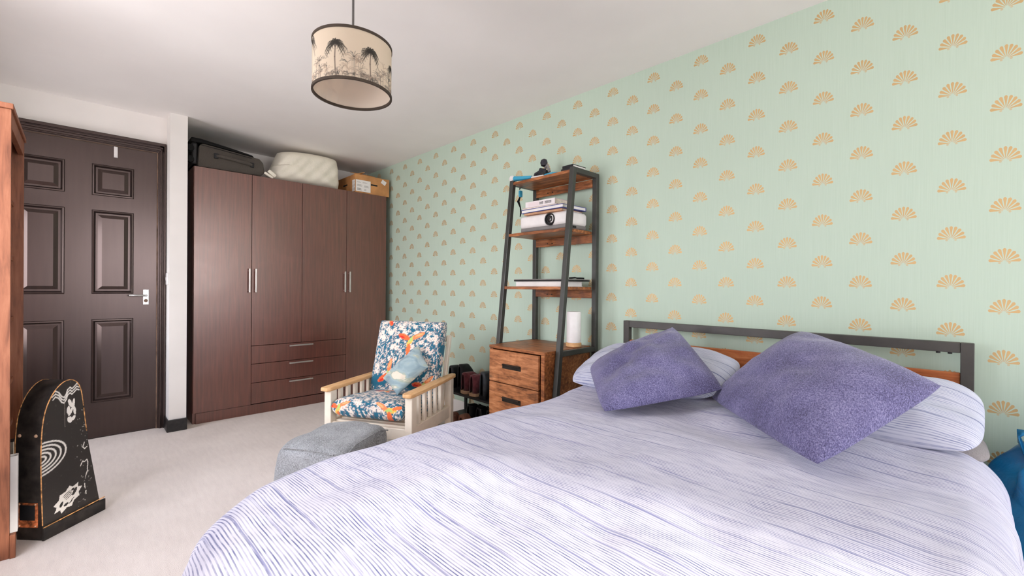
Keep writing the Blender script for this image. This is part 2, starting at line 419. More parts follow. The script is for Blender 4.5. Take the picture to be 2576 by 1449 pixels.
# striped cotton (attribute 'fab': x across, y along the stripe repeat, metres)
def stripes(name, base, st, bold, per=.0062):
    t = NT(name); at = t.n('Attribute'); at.attribute_name = 'fab'; sp = t.n('SeparateXYZ'); t.l(at.outputs['Vector'], sp.inputs[0])
    wob = t.math('MULTIPLY', t.math('SUBTRACT', t.noise(t.coords(attr='fab', scale=(3, 3, 1)), 1, 2), .5), .006)
    y = t.math('ADD', sp.outputs['Y'], wob)
    fr = t.math('FRACT', t.math('DIVIDE', y, per)); fine = t.math('LESS_THAN', fr, .36)
    am = t.mr(t.noise(t.coords(attr='fab', scale=(7, 34, 1)), 1, 3), .36, .62, .35, 1.0)
    brk = t.mr(t.noise(t.coords(attr='fab', scale=(26, 160, 1)), 1, 2), .32, .52, .35, 1)
    fb = t.math('FRACT', t.math('DIVIDE', y, per*8)); b1 = t.math('LESS_THAN', t.math('ABSOLUTE', t.math('SUBTRACT', fb, .2)), .03)
    fb2 = t.math('FRACT', t.math('DIVIDE', y, per*17)); b2 = t.math('LESS_THAN', t.math('ABSOLUTE', t.math('SUBTRACT', fb2, .6)), .022)
    bb = t.math('MAXIMUM', b1, b2); slub = t.mr(t.noise(t.coords(attr='fab', scale=(3.2, 60, 1)), 1, 2), .44, .62, .0, .9)
    c = t.mix(t.math('MULTIPLY', fine, t.math('MULTIPLY', am, brk)), base, st)
    c = t.mix(t.math('MULTIPLY', bb, slub), c, bold)
    t.col(c); t.bump(t.noise(t.coords(attr='fab', scale=(500, 500, 1)), 1, 1), .25, .001)
    M[name] = t.fin(.95, .1, 0, .12); return M[name]
stripes('duvet_stripe', (208, 206, 221), (98, 102, 146), (130, 132, 172), .0068)
stripes('pillow_stripe', (200, 202, 216), (134, 140, 176), (100, 108, 150), .007)

# ------------------------------------------------------------------ the room
GY, CEIL, DX, AX, LY = 2.26, 2.275, -4.12, -4.62, -0.52
def st(o): o['kind'] = 'structure'; return o
st(MB().box((AX-.1, LY-.1, -.08), (WX+.25, GY+.1, 0)).build('floor', M['carpet']))
st(MB().box((AX-.1, LY-.1, CEIL), (WX+.25, GY+.1, CEIL+.1)).build('ceiling', M['ceiling_paint']))
st(MB().box((AX-.1, GY, 0), (WX+.25, GY+.1, CEIL)).build('wall_right', M['wallpaper']))
wl_ = MB(); xs_ = [DX-.1]
for k, (a0, a1, c0, c1) in enumerate(sorted(WIN_AND_ADDED)):
    wl_.box((xs_[-1], LY-.1, 0), (a0, LY, CEIL)).box((a0, LY-.1, 0), (a1, LY, c0)).box((a0, LY-.1, c1), (a1, LY, CEIL)); xs_.append(a1)
    w2 = empty('window_%d' % (k+2), ((a0+a1)/2, LY-.08, c0), kind='structure')  # the one nearest the door is invented, added to brighten the far end
    f = MB()
    for a, b in (((a0, c0), (a1, c0+.045)), ((a0, c1-.045), (a1, c1)), ((a0, c0+.045), (a0+.045, c1-.045)), ((a1-.045, c0+.045), (a1, c1-.045))):
        f.box((a[0], LY-.095, a[1]), (b[0], LY-.055, b[1]), .004)
    f.build('window_frame', M['white_plastic'], w2, True)
    MB().box((a0, LY-.05, c0-.028), (a1, LY+.0, c0-.001), .006).build('window_sill', M['white_paint'], w2, True)
wl_.box((xs_[-1], LY-.1, 0), (WX+.25, LY, CEIL)); st(wl_.build('wall_left', M['white_paint']))
DY0, DY1, DZ = -.415, .412, 2.012
st(MB().box((DX-.1, LY, 0), (DX, DY0-.02, CEIL)).box((DX-.1, DY0-.02, DZ+.02), (DX, DY1+.02, CEIL)).box((DX-.1, DY1+.02, 0), (DX, .46, CEIL)).build('wall_far', M['white_paint']))
st(MB().box((DX-.14, DY0-.1, 0), (DX-.101, DY1+.05, DZ+.1)).build('door_light_block', M['black_gloss']))  # added unseen slab, blocks sky light leaking round the door leaf
st(MB().box((AX, .46, 0), (-3.955, .562, CEIL)).build('wall_partition', M['white_paint']))
st(MB().box((AX-.1, .46, 0), (AX, GY, CEIL)).build('wall_alcove', M['white_paint']))
y0, y1, z0, z1 = WIN
st(MB().box((WX, LY, 0), (WX+.2, GY, z0)).box((WX, LY, z1), (WX+.2, GY, CEIL)).box((WX, LY, z0), (WX+.2, y0, z1)).box((WX, y1, z0), (WX+.2, GY, z1)).build('wall_near', M['white_paint']))
wd = empty('window_1', (WX+.16, (y0+y1)/2, z0), kind='structure')
f = MB()
for a, b in (((y0, z0), (y1, z0+.05)), ((y0, z1-.05), (y1, z1)), ((y0, z0+.05), (y0+.05, z1-.05)), ((y1-.05, z0+.05), (y1, z1-.05))):
    f.box((WX+.14, a[0], a[1]), (WX+.19, b[0], b[1]), .004)
f.build('window_frame', M['white_plastic'], wd, True)
MB().box((WX-.06, y0-.05, z0-.03), (WX+.14, y1+.05, z0-.001), .006).build('window_sill', M['white_paint'], wd, True)
# skirting
def skirt(name, lo, hi, m='black_skirting'):
    st(MB().box(lo, hi, .004).build(name, M[m]))
skirt('baseboard_partition', (-3.955, .447, 0), (-3.938, .566, .085))
skirt('baseboard_partition_side', (-4.10, .447, 0), (-3.955, .4595, .085))
skirt('baseboard_right', (-3.99, GY-.018, 0), (WX, GY, .11), 'white_paint')
skirt('baseboard_left', (DX+.03, LY, 0), (WX, LY+.018, .11), 'white_paint')

# ------------------------------------------------------------------ door
door = empty('door_1', (DX, (DY0+DY1)/2, 0), kind='structure')
XF = DX-.006; TH = .04
R0, R1, L0, L1 = .060, .277, -.285, -.068
ZP = [(.245, .812), (.985, 1.556), (1.655, 1.868)]
lf = MB()
B = lambda a, b, c, d: lf.box((XF-TH, a, c), (XF, b, d))
B(DY0, L0, .006, DZ-.004); B(L1, R0, .006, DZ-.004); B(R1, DY1-.008, .006, DZ-.004)
for (ya, yb) in ((L0, L1), (R0, R1)):
    zs = [.006]+[z for p in ZP for z in p]+[DZ-.004]
    for i in range(0, 8, 2): B(ya, yb, zs[i], zs[i+1])
lf.build('door_leaf', M['black_gloss'], door, True)
RINGS = [(0, 0), (.004, .005), (.011, .006), (.016, -.003), (.020, -.010), (.030, -.010), (.052, -.001), (.056, -.001)]
for (ya, yb) in ((L0, L1), (R0, R1)):
    for (za, zb) in ZP:
        bm = bmesh.new(); prev = None
        for ins, h in RINGS:
            rg = [bm.verts.new((XF+h, y, z)) for y, z in ((ya+ins, za+ins), (yb-ins, za+ins), (yb-ins, zb-ins), (ya+ins, zb-ins))]
            if prev:
                for i in range(4): bm.faces.new((prev[i], prev[(i+1) % 4], rg[(i+1) % 4], rg[i]))
            prev = rg
        bm.faces.new(prev)
        b2 = MB(); b2.bm.free(); b2.bm = bm; b2.build('door_panel', M['black_gloss'], door, True)
h = MB().box((XF, .328, .905), (XF+.008, .362, 1.015), .003).build('handle', M['chrome'], door, True); h['label'] = 'chrome lever handle on rectangular plate'
MB().tube([(XF+.008, .345, .972), (XF+.045, .345, .972), (XF+.05, .335, .972), (XF+.05, .25, .975)], .0075, 10).build('lever', M['chrome'], h, True, True)
MB().lathe([(.012, 0), (.012, .004)], (XF+.008, .345, .935), 14, 'x').build('thumb_turn', M['raw_edge'], h, True)
hk = MB().box((XF, .17, 1.93), (XF+.006, .19, DZ-.006), .002).box((XF, .172, 1.93), (XF+.02, .188, 1.936), .001).build('over_door_hook', M['white_plastic'], door, True)
hk['label'] = 'small white hook hanging over the door top'
# door lining and moulded frame
fr = empty('trim_1', (DX, .43, 0), kind='structure')
MB().box((DX-.1, DY1, 0), (DX+.002, DY1+.02, DZ+.02)).build('lining', M['black_gloss'], fr, True)
MB().box((DX-.004, DY1-.0078, 0), (DX+.0008, DY1-.0022, DZ-.002)).build('raw_edge', M['raw_edge'], fr, True)
def moulding(name, parent, kind):
    b = MB()
    for (i0, i1, hh) in ((0, .052, .012), (.006, .018, .022), (.020, .030, .017), (.034, .052, .026)):
        if kind == 'r': b.box((DX, DY1+.005+i0*.75, 0), (DX+hh, DY1+.005+i1*.75, DZ+.005+i1), .003)
        if kind == 'l': b.box((DX, DY0-.005-i1, 0), (DX+hh, DY0-.005-i0, DZ+.005+i1), .003)
        if kind == 't': b.box((DX, DY0-.005, DZ+.006+i0*1.2), (DX+hh, DY1+.005+i1*.75, DZ+.006+i1*1.2), .003)
    return b.build(name, M['black_gloss'], parent, True)
moulding('moulding', fr, 'r')
ft = empty('trim_2', (DX, 0, DZ), kind='structure')
MB().box((DX-.1, DY0, DZ), (DX+.002, DY1, DZ+.02)).build('lining', M['black_gloss'], ft, True)
MB().box((DX-.004, DY0, DZ-.0035), (DX+.0005, DY1-.008, DZ-.0005)).build('raw_edge', M['raw_edge'], ft, True)
moulding('moulding', ft, 't')
fl = empty('trim_3', (DX, DY0, 0), kind='structure')
MB().box((DX-.1, DY0-.02, 0), (DX+.002, DY0, DZ+.02)).build('lining', M['black_gloss'], fl, True)
moulding('moulding', fl, 'l')
sw = empty('light_switch', (-4.02, .46, .98), label='small white light switch on the side of the white partition', cat='switch')
MB().box((-4.06, .4505, 1.05), (-3.975, .4595, 1.135), .003).build('plate', M['white_plastic'], sw, True)
MB().box((-4.03, .446, 1.08), (-4.005, .4505, 1.105), .002).build('rocker', M['white_plastic'], sw, True)
tag(MB().box((DX+.002, -.345, 2.036), (DX+.045, -.27, 2.10), .004).box((DX+.045, -.33, 2.05), (DX+.048, -.285, 2.085), .001).build('wall_box', M['white_plastic']), 'small white box fixed to the wall above the black door frame', 'box')

# ------------------------------------------------------------------ wardrobe
WF, WY0, WY1, WZ = -4.03, .612, 2.19, 1.945
wr = empty('wardrobe', (WF-.28, (WY0+WY1)/2, 0), label='tall dark red-brown four-door wardrobe with three drawers', cat='wardrobe')
WM = M['wardrobe_veneer']
for ya, yb in ((WY0, WY0+.018), (WY1-.018, WY1)): MB().box((AX+.02, ya, 0), (WF-.02, yb, WZ), .001).build('side_panel', WM, wr, True)
MB().box((AX+.02, WY0+.0185, WZ-.018), (WF-.02, WY1-.0185, WZ), .001).build('top_panel', WM, wr, True)
MB().box((AX+.005, WY0, .0), (AX+.019, WY1, WZ)).build('back_panel', M['veneer_dark'], wr, True)
MB().box((WF-.03, WY0+.0185, 0), (WF-.006, WY1-.0185, .079), .001).build('plinth', WM, wr, True)
for yp in (WY0+.388, WY0+1.17): MB().box((AX+.02, yp-.008, .08), (WF-.022, yp+.008, WZ-.02)).build('partition', M['veneer_dark'], wr, True)
YS = [WY0, WY0+.387, WY0+.777, WY0+1.172, WY1]
def wdoor(ya, yb, za, zb, hy):
    d = MB().box((WF-.018, ya+.0015, za), (WF, yb-.0015, zb), .0015).build('door', WM, wr, True)
    hb = MB().box((WF+.022, hy-.006, .993), (WF+.034, hy+.006, 1.185), .002)
    for z in (1.01, 1.168): hb.box((WF, hy-.004, z-.004), (WF+.023, hy+.004, z+.004))
    hb.build('handle', M['brushed_steel'], d, True)
wdoor(YS[0], YS[1], .082, WZ-.002, YS[1]-.022); wdoor(YS[1], YS[2], .56, WZ-.002, YS[1]+.024)
wdoor(YS[2], YS[3], .56, WZ-.002, YS[3]-.022); wdoor(YS[3], YS[4], .082, WZ-.002, YS[3]+.024)
for za, zb in ((.412, .556), (.258, .408), (.086, .254)):
    d = MB().box((WF-.018, YS[1]+.0015, za), (WF, YS[3]-.0015, zb), .0015).build('drawer', WM, wr, True)
    zc = zb-.018; yc = YS[2]-.01
    hb = MB().box((WF+.02, yc-.098, zc-.006), (WF+.032, yc+.098, zc+.006), .002)
    for y in (yc-.08, yc+.08): hb.box((WF, y-.004, zc-.004), (WF+.021, y+.004, zc+.004))
    hb.build('handle', M['brushed_steel'], d, True)

# things on the wardrobe
TOP = WZ+.001
sc = empty('suitcase', (-4.22, .86, TOP), label='dark grey soft suitcase lying on the wardrobe beside the wall', cat='suitcase')
def rbox(name, lo, hi, r, mat, parent, seg=4):
    return MB().box(lo, hi, r, None, seg).build(name, mat, parent, True, True)
b = MB().prism([(.64, TOP+.004), (.648, TOP+.165), (.67, TOP+.186), (1.02, TOP+.150), (1.06, TOP+.148), (1.09, TOP+.115), (1.10, TOP+.04), (1.07, TOP+.006)], 4.06, 4.42, Matrix(((0, -1, 0, 0), (1, 0, 0, 0), (0, 0, 1, 0), (0, 0, 0, 1))), .012)
b.build('body', M['suitcase_nylon'], sc, True, True)
MB().prism([(.60, TOP+.185), (.60, TOP+.222), (.66, TOP+.222), (.88, TOP+.19), (1.01, TOP+.168), (1.025, TOP+.153), (.80, TOP+.178), (.67, TOP+.19)], 4.075, 4.41, Matrix(((0, -1, 0, 0), (1, 0, 0, 0), (0, 0, 1, 0), (0, 0, 0, 1))), .006).build('lid_panel', M['black_nylon'], sc, True, True)
MB().box((-4.42, .602, TOP+.02), (-4.075, .642, TOP+.185), .012).build('base_shell', M['black_plastic'], sc, True)
for z in (.05, .135):
    wl = MB().box((-4.12, .585, TOP+z-.026), (-4.078, .61, TOP+z+.026), .006).build('wheel_housing', M['black_plastic'], sc, True)
    MB().lathe([(.006, -.012), (.024, -.012), (.027, -.006), (.027, .006), (.024, .012), (.006, .012)], (-4.062, .590, TOP+z), 20, 'x').build('wheel', M['black_rubber'], wl, True, True)
hd = MB().tube([(-4.058, .762, TOP+.105), (-4.038, .785, TOP+.104), (-4.034, .88, TOP+.095), (-4.038, .975, TOP+.085), (-4.058, .998, TOP+.083)], .012, 8).build('carry_handle', M['suitcase_nylon'], sc, True, True)
for y, z in ((.757, .105), (1.003, .083)): MB().cb((-4.055, y, TOP+z), (.012, .03, .04), .004).build('handle_anchor', M['black_plastic'], hd, True)
MB().tube([(-4.0585, .66, TOP+.17), (-4.0585, .80, TOP+.158), (-4.0585, 1.0, TOP+.138)], .003, 6).build('zip', M['black_plastic'], sc, True)

def soft_block(name, lo, hi, mat, n=5., amp=.012, seed=0, shear=0, nu=56, nv=40, parent=None):
    """rounded lumpy closed block from a superellipsoid"""
    c = [(a+b)/2 for a, b in zip(lo, hi)]; h = [(b-a)/2 for a, b in zip(lo, hi)]
    U, V = np.meshgrid(np.linspace(-pi, pi, nu, endpoint=False), np.linspace(-pi/2, pi/2, nv))
    sp = lambda x, e: np.sign(x)*np.abs(x)**e
    e = 2/n
    X = sp(np.cos(V), e)*sp(np.cos(U), e); Y = sp(np.cos(V), e)*sp(np.sin(U), e); Z = sp(np.sin(V), e)
    nz = vnoise(X*2.2+seed*3.1+Z*1.3, Y*2.2+seed*1.7+Z*1.9)+.5*vnoise(X*5+Z*4+seed, Y*5-Z*3)
    P = np.stack([c[0]+X*(h[0]+amp*nz), c[1]+Y*(h[1]+amp*nz)+shear*Z, c[2]+Z*(h[2]+amp*nz)], -1)
    return grid_obj(name, P, mat, parent, parent is not None, wrap=True)
# cream pillow, folded upright in its case: bulging slab with a flat hem
pw = empty('spare_pillow', (-4.28, 1.44, TOP), label='cream pillow in a loose case standing on the wardrobe', cat='pillow')
u = np.sin(np.linspace(-1, 1, 60)*pi/2); U, V = np.meshgrid(u, u)
T = .165*((1-np.abs(U)**6)*(1-np.abs(V)**5))**.45
yy = 1.46+.315*U - .055*(V+1)*np.where(U > 0, .25, -1.0)*.9*np.abs(U); zz = TOP+.155+.150*V*(1-.04*U**2)-.012*(U**2)
wr_ = .010*np.sin(U*9+V*5)*np.clip(.2-V, 0, 1)+.006*np.sin(U*17-V*8)*(1-V*V)
zz = np.maximum(zz+np.where(V > 0, .015*U, 0), TOP+.004)
Aa = np.stack([-4.235+T+wr_*(T > .02), yy, zz], -1); Bb = np.stack([-4.235-T, yy, zz], -1)
closed_pad('case', Aa, Bb, M['cream_cotton'], pw, True)
MB().cb((-4.05, 1.125, TOP+.021), (.02, .075, .02), .006, Matrix.Rotation(radians(-30), 4, 'X')).cb((-4.05, 1.15, TOP+.04), (.02, .07, .03), .008, Matrix.Rotation(radians(-38), 4, 'X')).build('hem', M['cream_cotton'], pw, True, True)
bx = empty('cardboard_box', (-4.25, 2.03, TOP), label='open brown cardboard box with white label, in the corner on the wardrobe', cat='box')
BX0, BX1, BY0, BY1, BZ = -4.46, -4.045, 1.872, 2.225, TOP+.172
MB().box((BX1-.006, BY0, TOP), (BX1, BY1, BZ)).build('front_panel', M['cardboard'], bx, True)
MB().box((BX0, BY0, TOP), (BX0+.006, BY1, BZ)).build('back_panel', M['cardboard'], bx, True)
MB().box((BX0+.006, BY0, TOP), (BX1-.006, BY0+.006, BZ)).build('side_panel', M['cardboard'], bx, True)
MB().box((BX0+.006, BY1-.006, TOP), (BX1-.006, BY1, BZ)).build('side_panel', M['cardboard'], bx, True)
MB().box((BX0+.006, BY0+.006, TOP), (BX1-.006, BY1-.006, TOP+.006)).build('bottom_panel', M['cardboard'], bx, True)
MB().bar((BX1-.01, (BY0+BY1)/2-.07, BZ+.004), (BX1-.13, (BY0+BY1)/2-.07, BZ+.040), .20, .005).build('flap', M['cardboard'], bx, True)
MB().bar((-4.25, BY0+.008, BZ+.003), (-4.25, BY0+.1, BZ+.032), .38, .005).build('flap', M['cardboard'], bx, True)
MB().box((BX1, 2.03, TOP+.085), (BX1+.0012, 2.098, TOP+.10), .0005).build('hand_slot', M['black_plastic'], bx, True)
MB().box((BX0+.15, BY0-.0012, TOP+.085), (BX0+.24, BY0, TOP+.10), .0005).build('hand_slot', M['black_plastic'], bx, True)
cv = Canvas(.15, .11, (232, 228, 224), .0025)
for (x, y, w_, h_) in ((.012, .085, .04, .012), (.07, .085, .05, .01), (.015, .05, .05, .022), (.085, .045, .05, .02), (.015, .014, .045, .02), (.085, .012, .022, .02)):
    for q in range(int(h_/.005)): cv.line([(x, y+q*.005), (x+w_*(.7+.3*random.Random(q).random()), y+q*.005)], .003, (140, 136, 134), .8)
gx = cv.x; P = np.stack([np.full_like(gx, BX1+.0015), BY0+.004+gx, TOP+.012+cv.y], -1)
printed('label_print'); lb = grid_obj('label', P, M['label_print'], bx, True, color=cv.c); lb['label'] = 'white printed label'
P = np.stack([BX1-.004-gx*.4, np.full_like(gx, BY0-.0015), TOP+.012+cv.y], -1); grid_obj('label', P, M['label_print'], bx, True, color=cv.c, flip=True)
MB().cb((BX1+.0015, 2.165, TOP+.135), (.002, .05, .04), 0, Matrix.Rotation(radians(-28), 4, 'X')).build('tape', M['paper_white'], bx, True)

# ------------------------------------------------------------------ pendant lamp
LX, LYY, ZT, ZB, LR = -1.5497, .705, 1.914, 1.743, .135
lp = empty('pendant_lamp', (LX, LYY, ZB), label='drum pendant lamp printed with grey palm trees', cat='lamp')
cv = Canvas(2*pi*LR, ZT-ZB, (226, 212, 192), .0016); rr = random.Random(3); Hh = ZT-ZB; Cc = 2*pi*LR
cama = atan2(-LYY, -LX)                                   # direction from lamp to camera
def ux(deg):                                              # deg: + to the viewer's right
    return ((cama + radians(deg)) % (2*pi))*LR
def pline(pts, w_, c, a):
    cv.line(pts, w_, c, a)
    for sh in (-Cc, Cc): cv.line([(x+sh, y) for x, y in pts], w_, c, a)
def palm(deg, vc, sz, tone=(70, 66, 62), base=0.0):
    x0 = ux(deg); y0_ = vc*Hh
    pline([(x0, y0_), (x0-.002, y0_*.6), (x0+.001, base)], .0042, (112, 98, 90), .85)
    for k in range(17):
        an = radians(-40+k*16+rr.uniform(-6, 6)); L = sz*rr.uniform(.8, 1.15)
        pts = []; 
        for q in range(6):
            s_ = q/5; pts.append((x0+cos(an)*L*s_, y0_+sin(an)*L*s_*.9-.55*L*s_*s_+.06*L))
        for q in range(5):
            pline(pts[q:q+2], .0045*(1-q*.12), tone, .75)
            for sd_ in (-1, 1): pline([pts[q+1], (pts[q+1][0]+sd_*.004, pts[q+1][1]-.010)], .0022, tone, .5)
for (dg, vc, sz) in ((-24, .66, .034), (25, .60, .032), (-78, .86, .040), (74, .55, .030), (98, .7, .034), (130, .6, .032), (178, .68, .034), (228, .62, .03), (255, .8, .03)): palm(dg, vc, sz)
for k in range(260):                                      # undergrowth
    dg = rr.uniform(0, 360); x0 = ux(dg); hgt = Hh*rr.uniform(.05, .55)*(.62+.38*cos(radians(dg*7)))
    tone = rr.choice([(120, 112, 106), (160, 146, 132), (186, 166, 148), (96, 92, 88)])
    for q in range(5):
        an = radians(rr.uniform(35, 145)); L = .016+hgt*.25
        pts = [(x0+cos(an)*L*s_, max(0, hgt*.8)+sin(an)*L*s_-.5*L*s_*s_) for s_ in (0, .5, 1)]
        pline(pts, .0024, tone, .5)
    pline([(x0, 0), (x0, max(.004, hgt*.8))], .0022, tone, .45)
TH_ = cv.x/LR; P = np.stack([LX+LR*np.cos(TH_), LYY+LR*np.sin(TH_), ZB+cv.y], -1)
printed('shade_print', .9, 0, .1, 0, .35)
sh = grid_obj('shade', P, M['shade_print'], lp, True, color=cv.c); sh['label'] = 'cream drum shade with grey palm print'
t = NT('shade_lining'); t.col((232, 220, 206)); t.fin(.9, .1); tr = t.n('BsdfTranslucent'); tr.inputs[0].default_value = (*lin((232, 220, 206)), 1); mx = t.n('MixShader'); mx.inputs[0].default_value = .3
t.l(t.b.outputs[0], mx.inputs[1]); t.l(tr.outputs[0], mx.inputs[2]); t.l(mx.outputs[0], t.out.inputs[0]); M['shade_lining'] = t.m
th_ = np.linspace(0, 2*pi, 97)[:-1]; G1, G2 = np.meshgrid(th_, np.array([ZB, ZT]))
grid_obj('shade_lining', np.stack([LX+(LR-.0015)*np.cos(G1), LYY+(LR-.0015)*np.sin(G1), G2], -1), M['shade_lining'], lp, True, wrap=True, flip=True)
for z in (ZB, ZT):
    MB().lathe([(LR-.004, -.0045), (LR+.0025, -.0045), (LR+.0025, .0045), (LR-.004, .0045), (LR-.004, -.0045)], (LX, LYY, z), 96, cap=False).build('rim', M['shade_rim'], lp, True, True)
sp_ = MB()
for k in range(3):
    a = radians(40+120*k); sp_.tube([(LX, LYY, ZT-.02), (LX+.9*LR*cos(a), LYY+.9*LR*sin(a), ZT-.004), (LX+(LR-.003)*cos(a), LYY+(LR-.003)*sin(a), ZT-.003)], .0018, 6)
sp_.build('spider', M['white_plastic'], lp, True)
MB().lathe([(.0, -.06), (.017, -.06), (.02, -.05), (.02, 0), (.012, .02), (.004, .03)], (LX, LYY, ZT), 20).build('lamp_holder', M['white_plastic'], lp, True, True)
MB().tube([(LX, LYY, ZT+.02), (LX, LYY, CEIL-.03)], .0042, 10).build('cord', M['cable_grey'], lp, True, True)
MB().lathe([(.012, -.045), (.05, -.02), (.052, 0)], (LX, LYY, CEIL-.001), 28).build('ceiling_rose', M['white_plastic'], lp, True, True)
MB().lathe([(.002, -.025), (.02, -.02), (.026, 0), (.02, .02), (.012, .03)], (LX, LYY, ZT-.085), 20).build('bulb', M['white_plastic'], lp, True, True)

# ------------------------------------------------------------------ ladder shelf with drawers
rk = empty('ladder_shelf', (-1.79, 2.05, 0), label='rustic wood and dark metal ladder shelf with drawer cabinet against the green wall', cat='shelf')
RL, RR, RB = -2.038, -1.55, 2.222
fy = lambda z: 1.868+.108*(z-.5)
ps = .03
for x in (RL, RR):
    MB().bar((x, fy(0), 0), (x, fy(1.735), 1.735), ps, ps, .003, up=(0, 1, 0)).build('front_post', M['rack_metal'], rk, True)
    MB().box((x-ps/2, RB-ps/2, 0), (x+ps/2, RB+ps/2, 1.735), .003).build('rear_post', M['rack_metal'], rk, True)
    MB().box((x-ps/2, fy(1.72)+ps/2, 1.705), (x+ps/2, RB-ps/2, 1.735), .003).build('top_rail', M['rack_metal'], rk, True)
    MB().box((x-ps/2+.002, fy(.69)+ps/2, .668), (x+ps/2-.002, RB-ps/2, .698), .003).build('side_rail', M['rack_metal'], rk, True)
for z in (1.722, 1.388, 1.055):
    s_ = MB().box((RL+ps/2, fy(z)-.012, z-.018), (RR-ps/2, RB-.016, z), .002).build('shelf_board', M['rustic'], rk, True)
    MB().box((RL+ps/2, RB-.014, z-.068), (RR-ps/2, RB+.002, z-.019), .002).build('back_lip', M['rustic'], s_, True)
    for x in (RL+.12, RL+.16): MB().lathe([(.004, 0), (.004, .003)], (x, RB-.0145, z-.05), 10, 'y', Matrix.Rotation(pi/2, 4, 'X')).build('bolt', M['black_plastic'], s_, True)
CX0, CX1, CY0, CY1, CZ = -2.012, -1.572, 1.79, 2.205, .70
MB().box((CX0-.004, CY0-.004, CZ-.018), (CX1+.004, CY1, CZ), .002).build('cabinet_top', M['rustic'], rk, True)
for x in (CX0, CX1-.026): MB().box((x, CY0, .03), (x+.026, CY1, CZ-.0185), .002).build('cabinet_side', M['rustic'], rk, True)
MB().box((CX0+.027, CY1-.012, .03), (CX1-.027, CY1, CZ-.0185)).build('cabinet_back', M['rustic'], rk, True)
for za, zb in ((.488, .676), (.292, .483), (.095, .287)):
    d = MB().box((CX0+.008, CY0-.012, za), (CX1-.034, CY0+.004, zb), .002).build('drawer', M['rustic_lit'], rk, True)
    zc = zb-.088; xc = (CX0+CX1)/2-.02
    MB().box((xc-.075, CY0-.016, zc-.014), (xc+.075, CY0-.012, zc+.014), .002).box((xc-.07, CY0-.026, zc+.006), (xc+.07, CY0-.016, zc+.012), .002).build('handle', M['dark_slot'], d, True)
MB().box((CX0+.027, CY0+.006, .03), (CX1-.027, CY0+.02, .09)).build('cabinet_plinth', M['rustic'], rk, True)
for x in (CX0+.03, CX1-.03):
    for y in (CY0+.03, CY1-.03): MB().lathe([(.014, 0), (.016, .03)], (x, y, 0), 14).build('foot', M['black_plastic'], rk, True)

# projector
pj = empty('projector', (-1.79, 2.10, 1.389), label='white projector with round lens on the middle shelf', cat='projector')
PX0, PX1, PY0, PY1, PZ = -1.972, -1.592, 1.995, 2.20, 1.389
MB().box((PX0, PY0, PZ+.026), (PX1, PY1, PZ+.108), .022, None, 5).build('body', M['white_plastic'], pj, True, True)
MB().box((PX0+.006, PY0+.005, PZ+.006), (PX1-.006, PY1-.005, PZ+.034), .008, None, 3).build('base', M['projector_grey'], pj, True, True)
ln_ = MB().lathe([(.036, -.01), (.036, .010), (.033, .013), (.028, .012), (.026, .004)], (-1.715, PY0, PZ+.066), 32, M=Matrix.Rotation(pi/2, 4, 'X')).build('lens_ring', M['black_plastic'], pj, True, True)
MB().lathe([(.001, .009), (.012, .007), (.02, .003), (.027, -.003)], (-1.715, PY0, PZ+.066), 28, M=Matrix.Rotation(pi/2, 4, 'X')).build('lens', M['lens_glass'], ln_, True, True)
MB().tube([(-1.695+.012*cos(a), PY0-.012, PZ+.066+.020*sin(a)) for a in np.linspace(-1.9, 1.9, 10)], .003, 6).build('focus_tab', M['white_plastic'], ln_, True, True)
for x in (PX0+.03, PX1-.03):
    for y in (PY0+.03, PY1-.03): MB().lathe([(.008, 0), (.008, .007)], (x, y, PZ), 10).build('foot', M['black_rubber'], pj, True)
MB().box((PX1-.004, 2.06, PZ+.012), (PX1-.002, 2.09, PZ+.024)).build('socket', M['black_plastic'], pj, True)
# books
def book(name, c, size, rz, cover, label, cat='book', group=None, pages='paper_pages', spine_print=False):
    o = empty(name, c, rz, label, cat, group); w_, d_, h_ = size; ct = min(.003, h_*.2)
    cvm = MB().box((-w_/2, -d_/2, 0), (w_/2, d_/2, ct), .0006).box((-w_/2, -d_/2, h_-ct), (w_/2, d_/2, h_), .0006).box((-w_/2, -d_/2, ct), (w_/2, -d_/2+ct, h_-ct))
    cvm.build('cover', M[cover], o)
    MB().box((-w_/2+.003, -d_/2+ct, ct), (w_/2-.003, d_/2-.003, h_-ct)).build('pages', M[pages], o)
    if spine_print:
        cc = Canvas(w_, h_, (228, 222, 222), .0016); r0 = random.Random(5)
        cc.line([(.035, h_*.5), (w_*.43, h_*.5)], h_*.75, (222, 204, 206), .7)
        for k in range(9):
            if k == 3: continue
            x = w_*.50+k*.0105; cc.line([(x, h_*.32), (x, h_*.70)], .0042, (70, 66, 66), .9); cc.line([(x, h_*.68), (x+.006, h_*.66)], .003, (70, 66, 66), .9); cc.line([(x+.006, h_*.66), (x+.005, h_*.34)], .0034, (90, 86, 86), .8)
        P = np.stack([-w_/2+cc.x, np.full_like(cc.x, -d_/2-.0006), cc.y], -1); grid_obj('spine_lettering', P, M['label_print'], o, color=cc.c)
    return o
zb_ = PZ+.1085
book('book', (-1.775, 2.09, zb_), (.30, .20, .012), radians(1), 'book_orange', 'thin orange-tan book at the bottom of the pile on the projector')
book('book', (-1.77, 2.085, zb_+.0125), (.345, .215, .022), radians(178), 'book_blue', 'blue-edged hardback, second from the bottom on the projector', pages='paper_white')
book('book', (-1.80, 2.08, zb_+.035), (.27, .19, .010), radians(182), 'book_pink', 'thin pink book just under the topmost book on the projector')
book('book', (-1.80, 2.08, zb_+.0455), (.235, .17, .036), radians(1), 'book_pink', 'thick white paperback with dark spine lettering, topmost on the projector', spine_print=True)
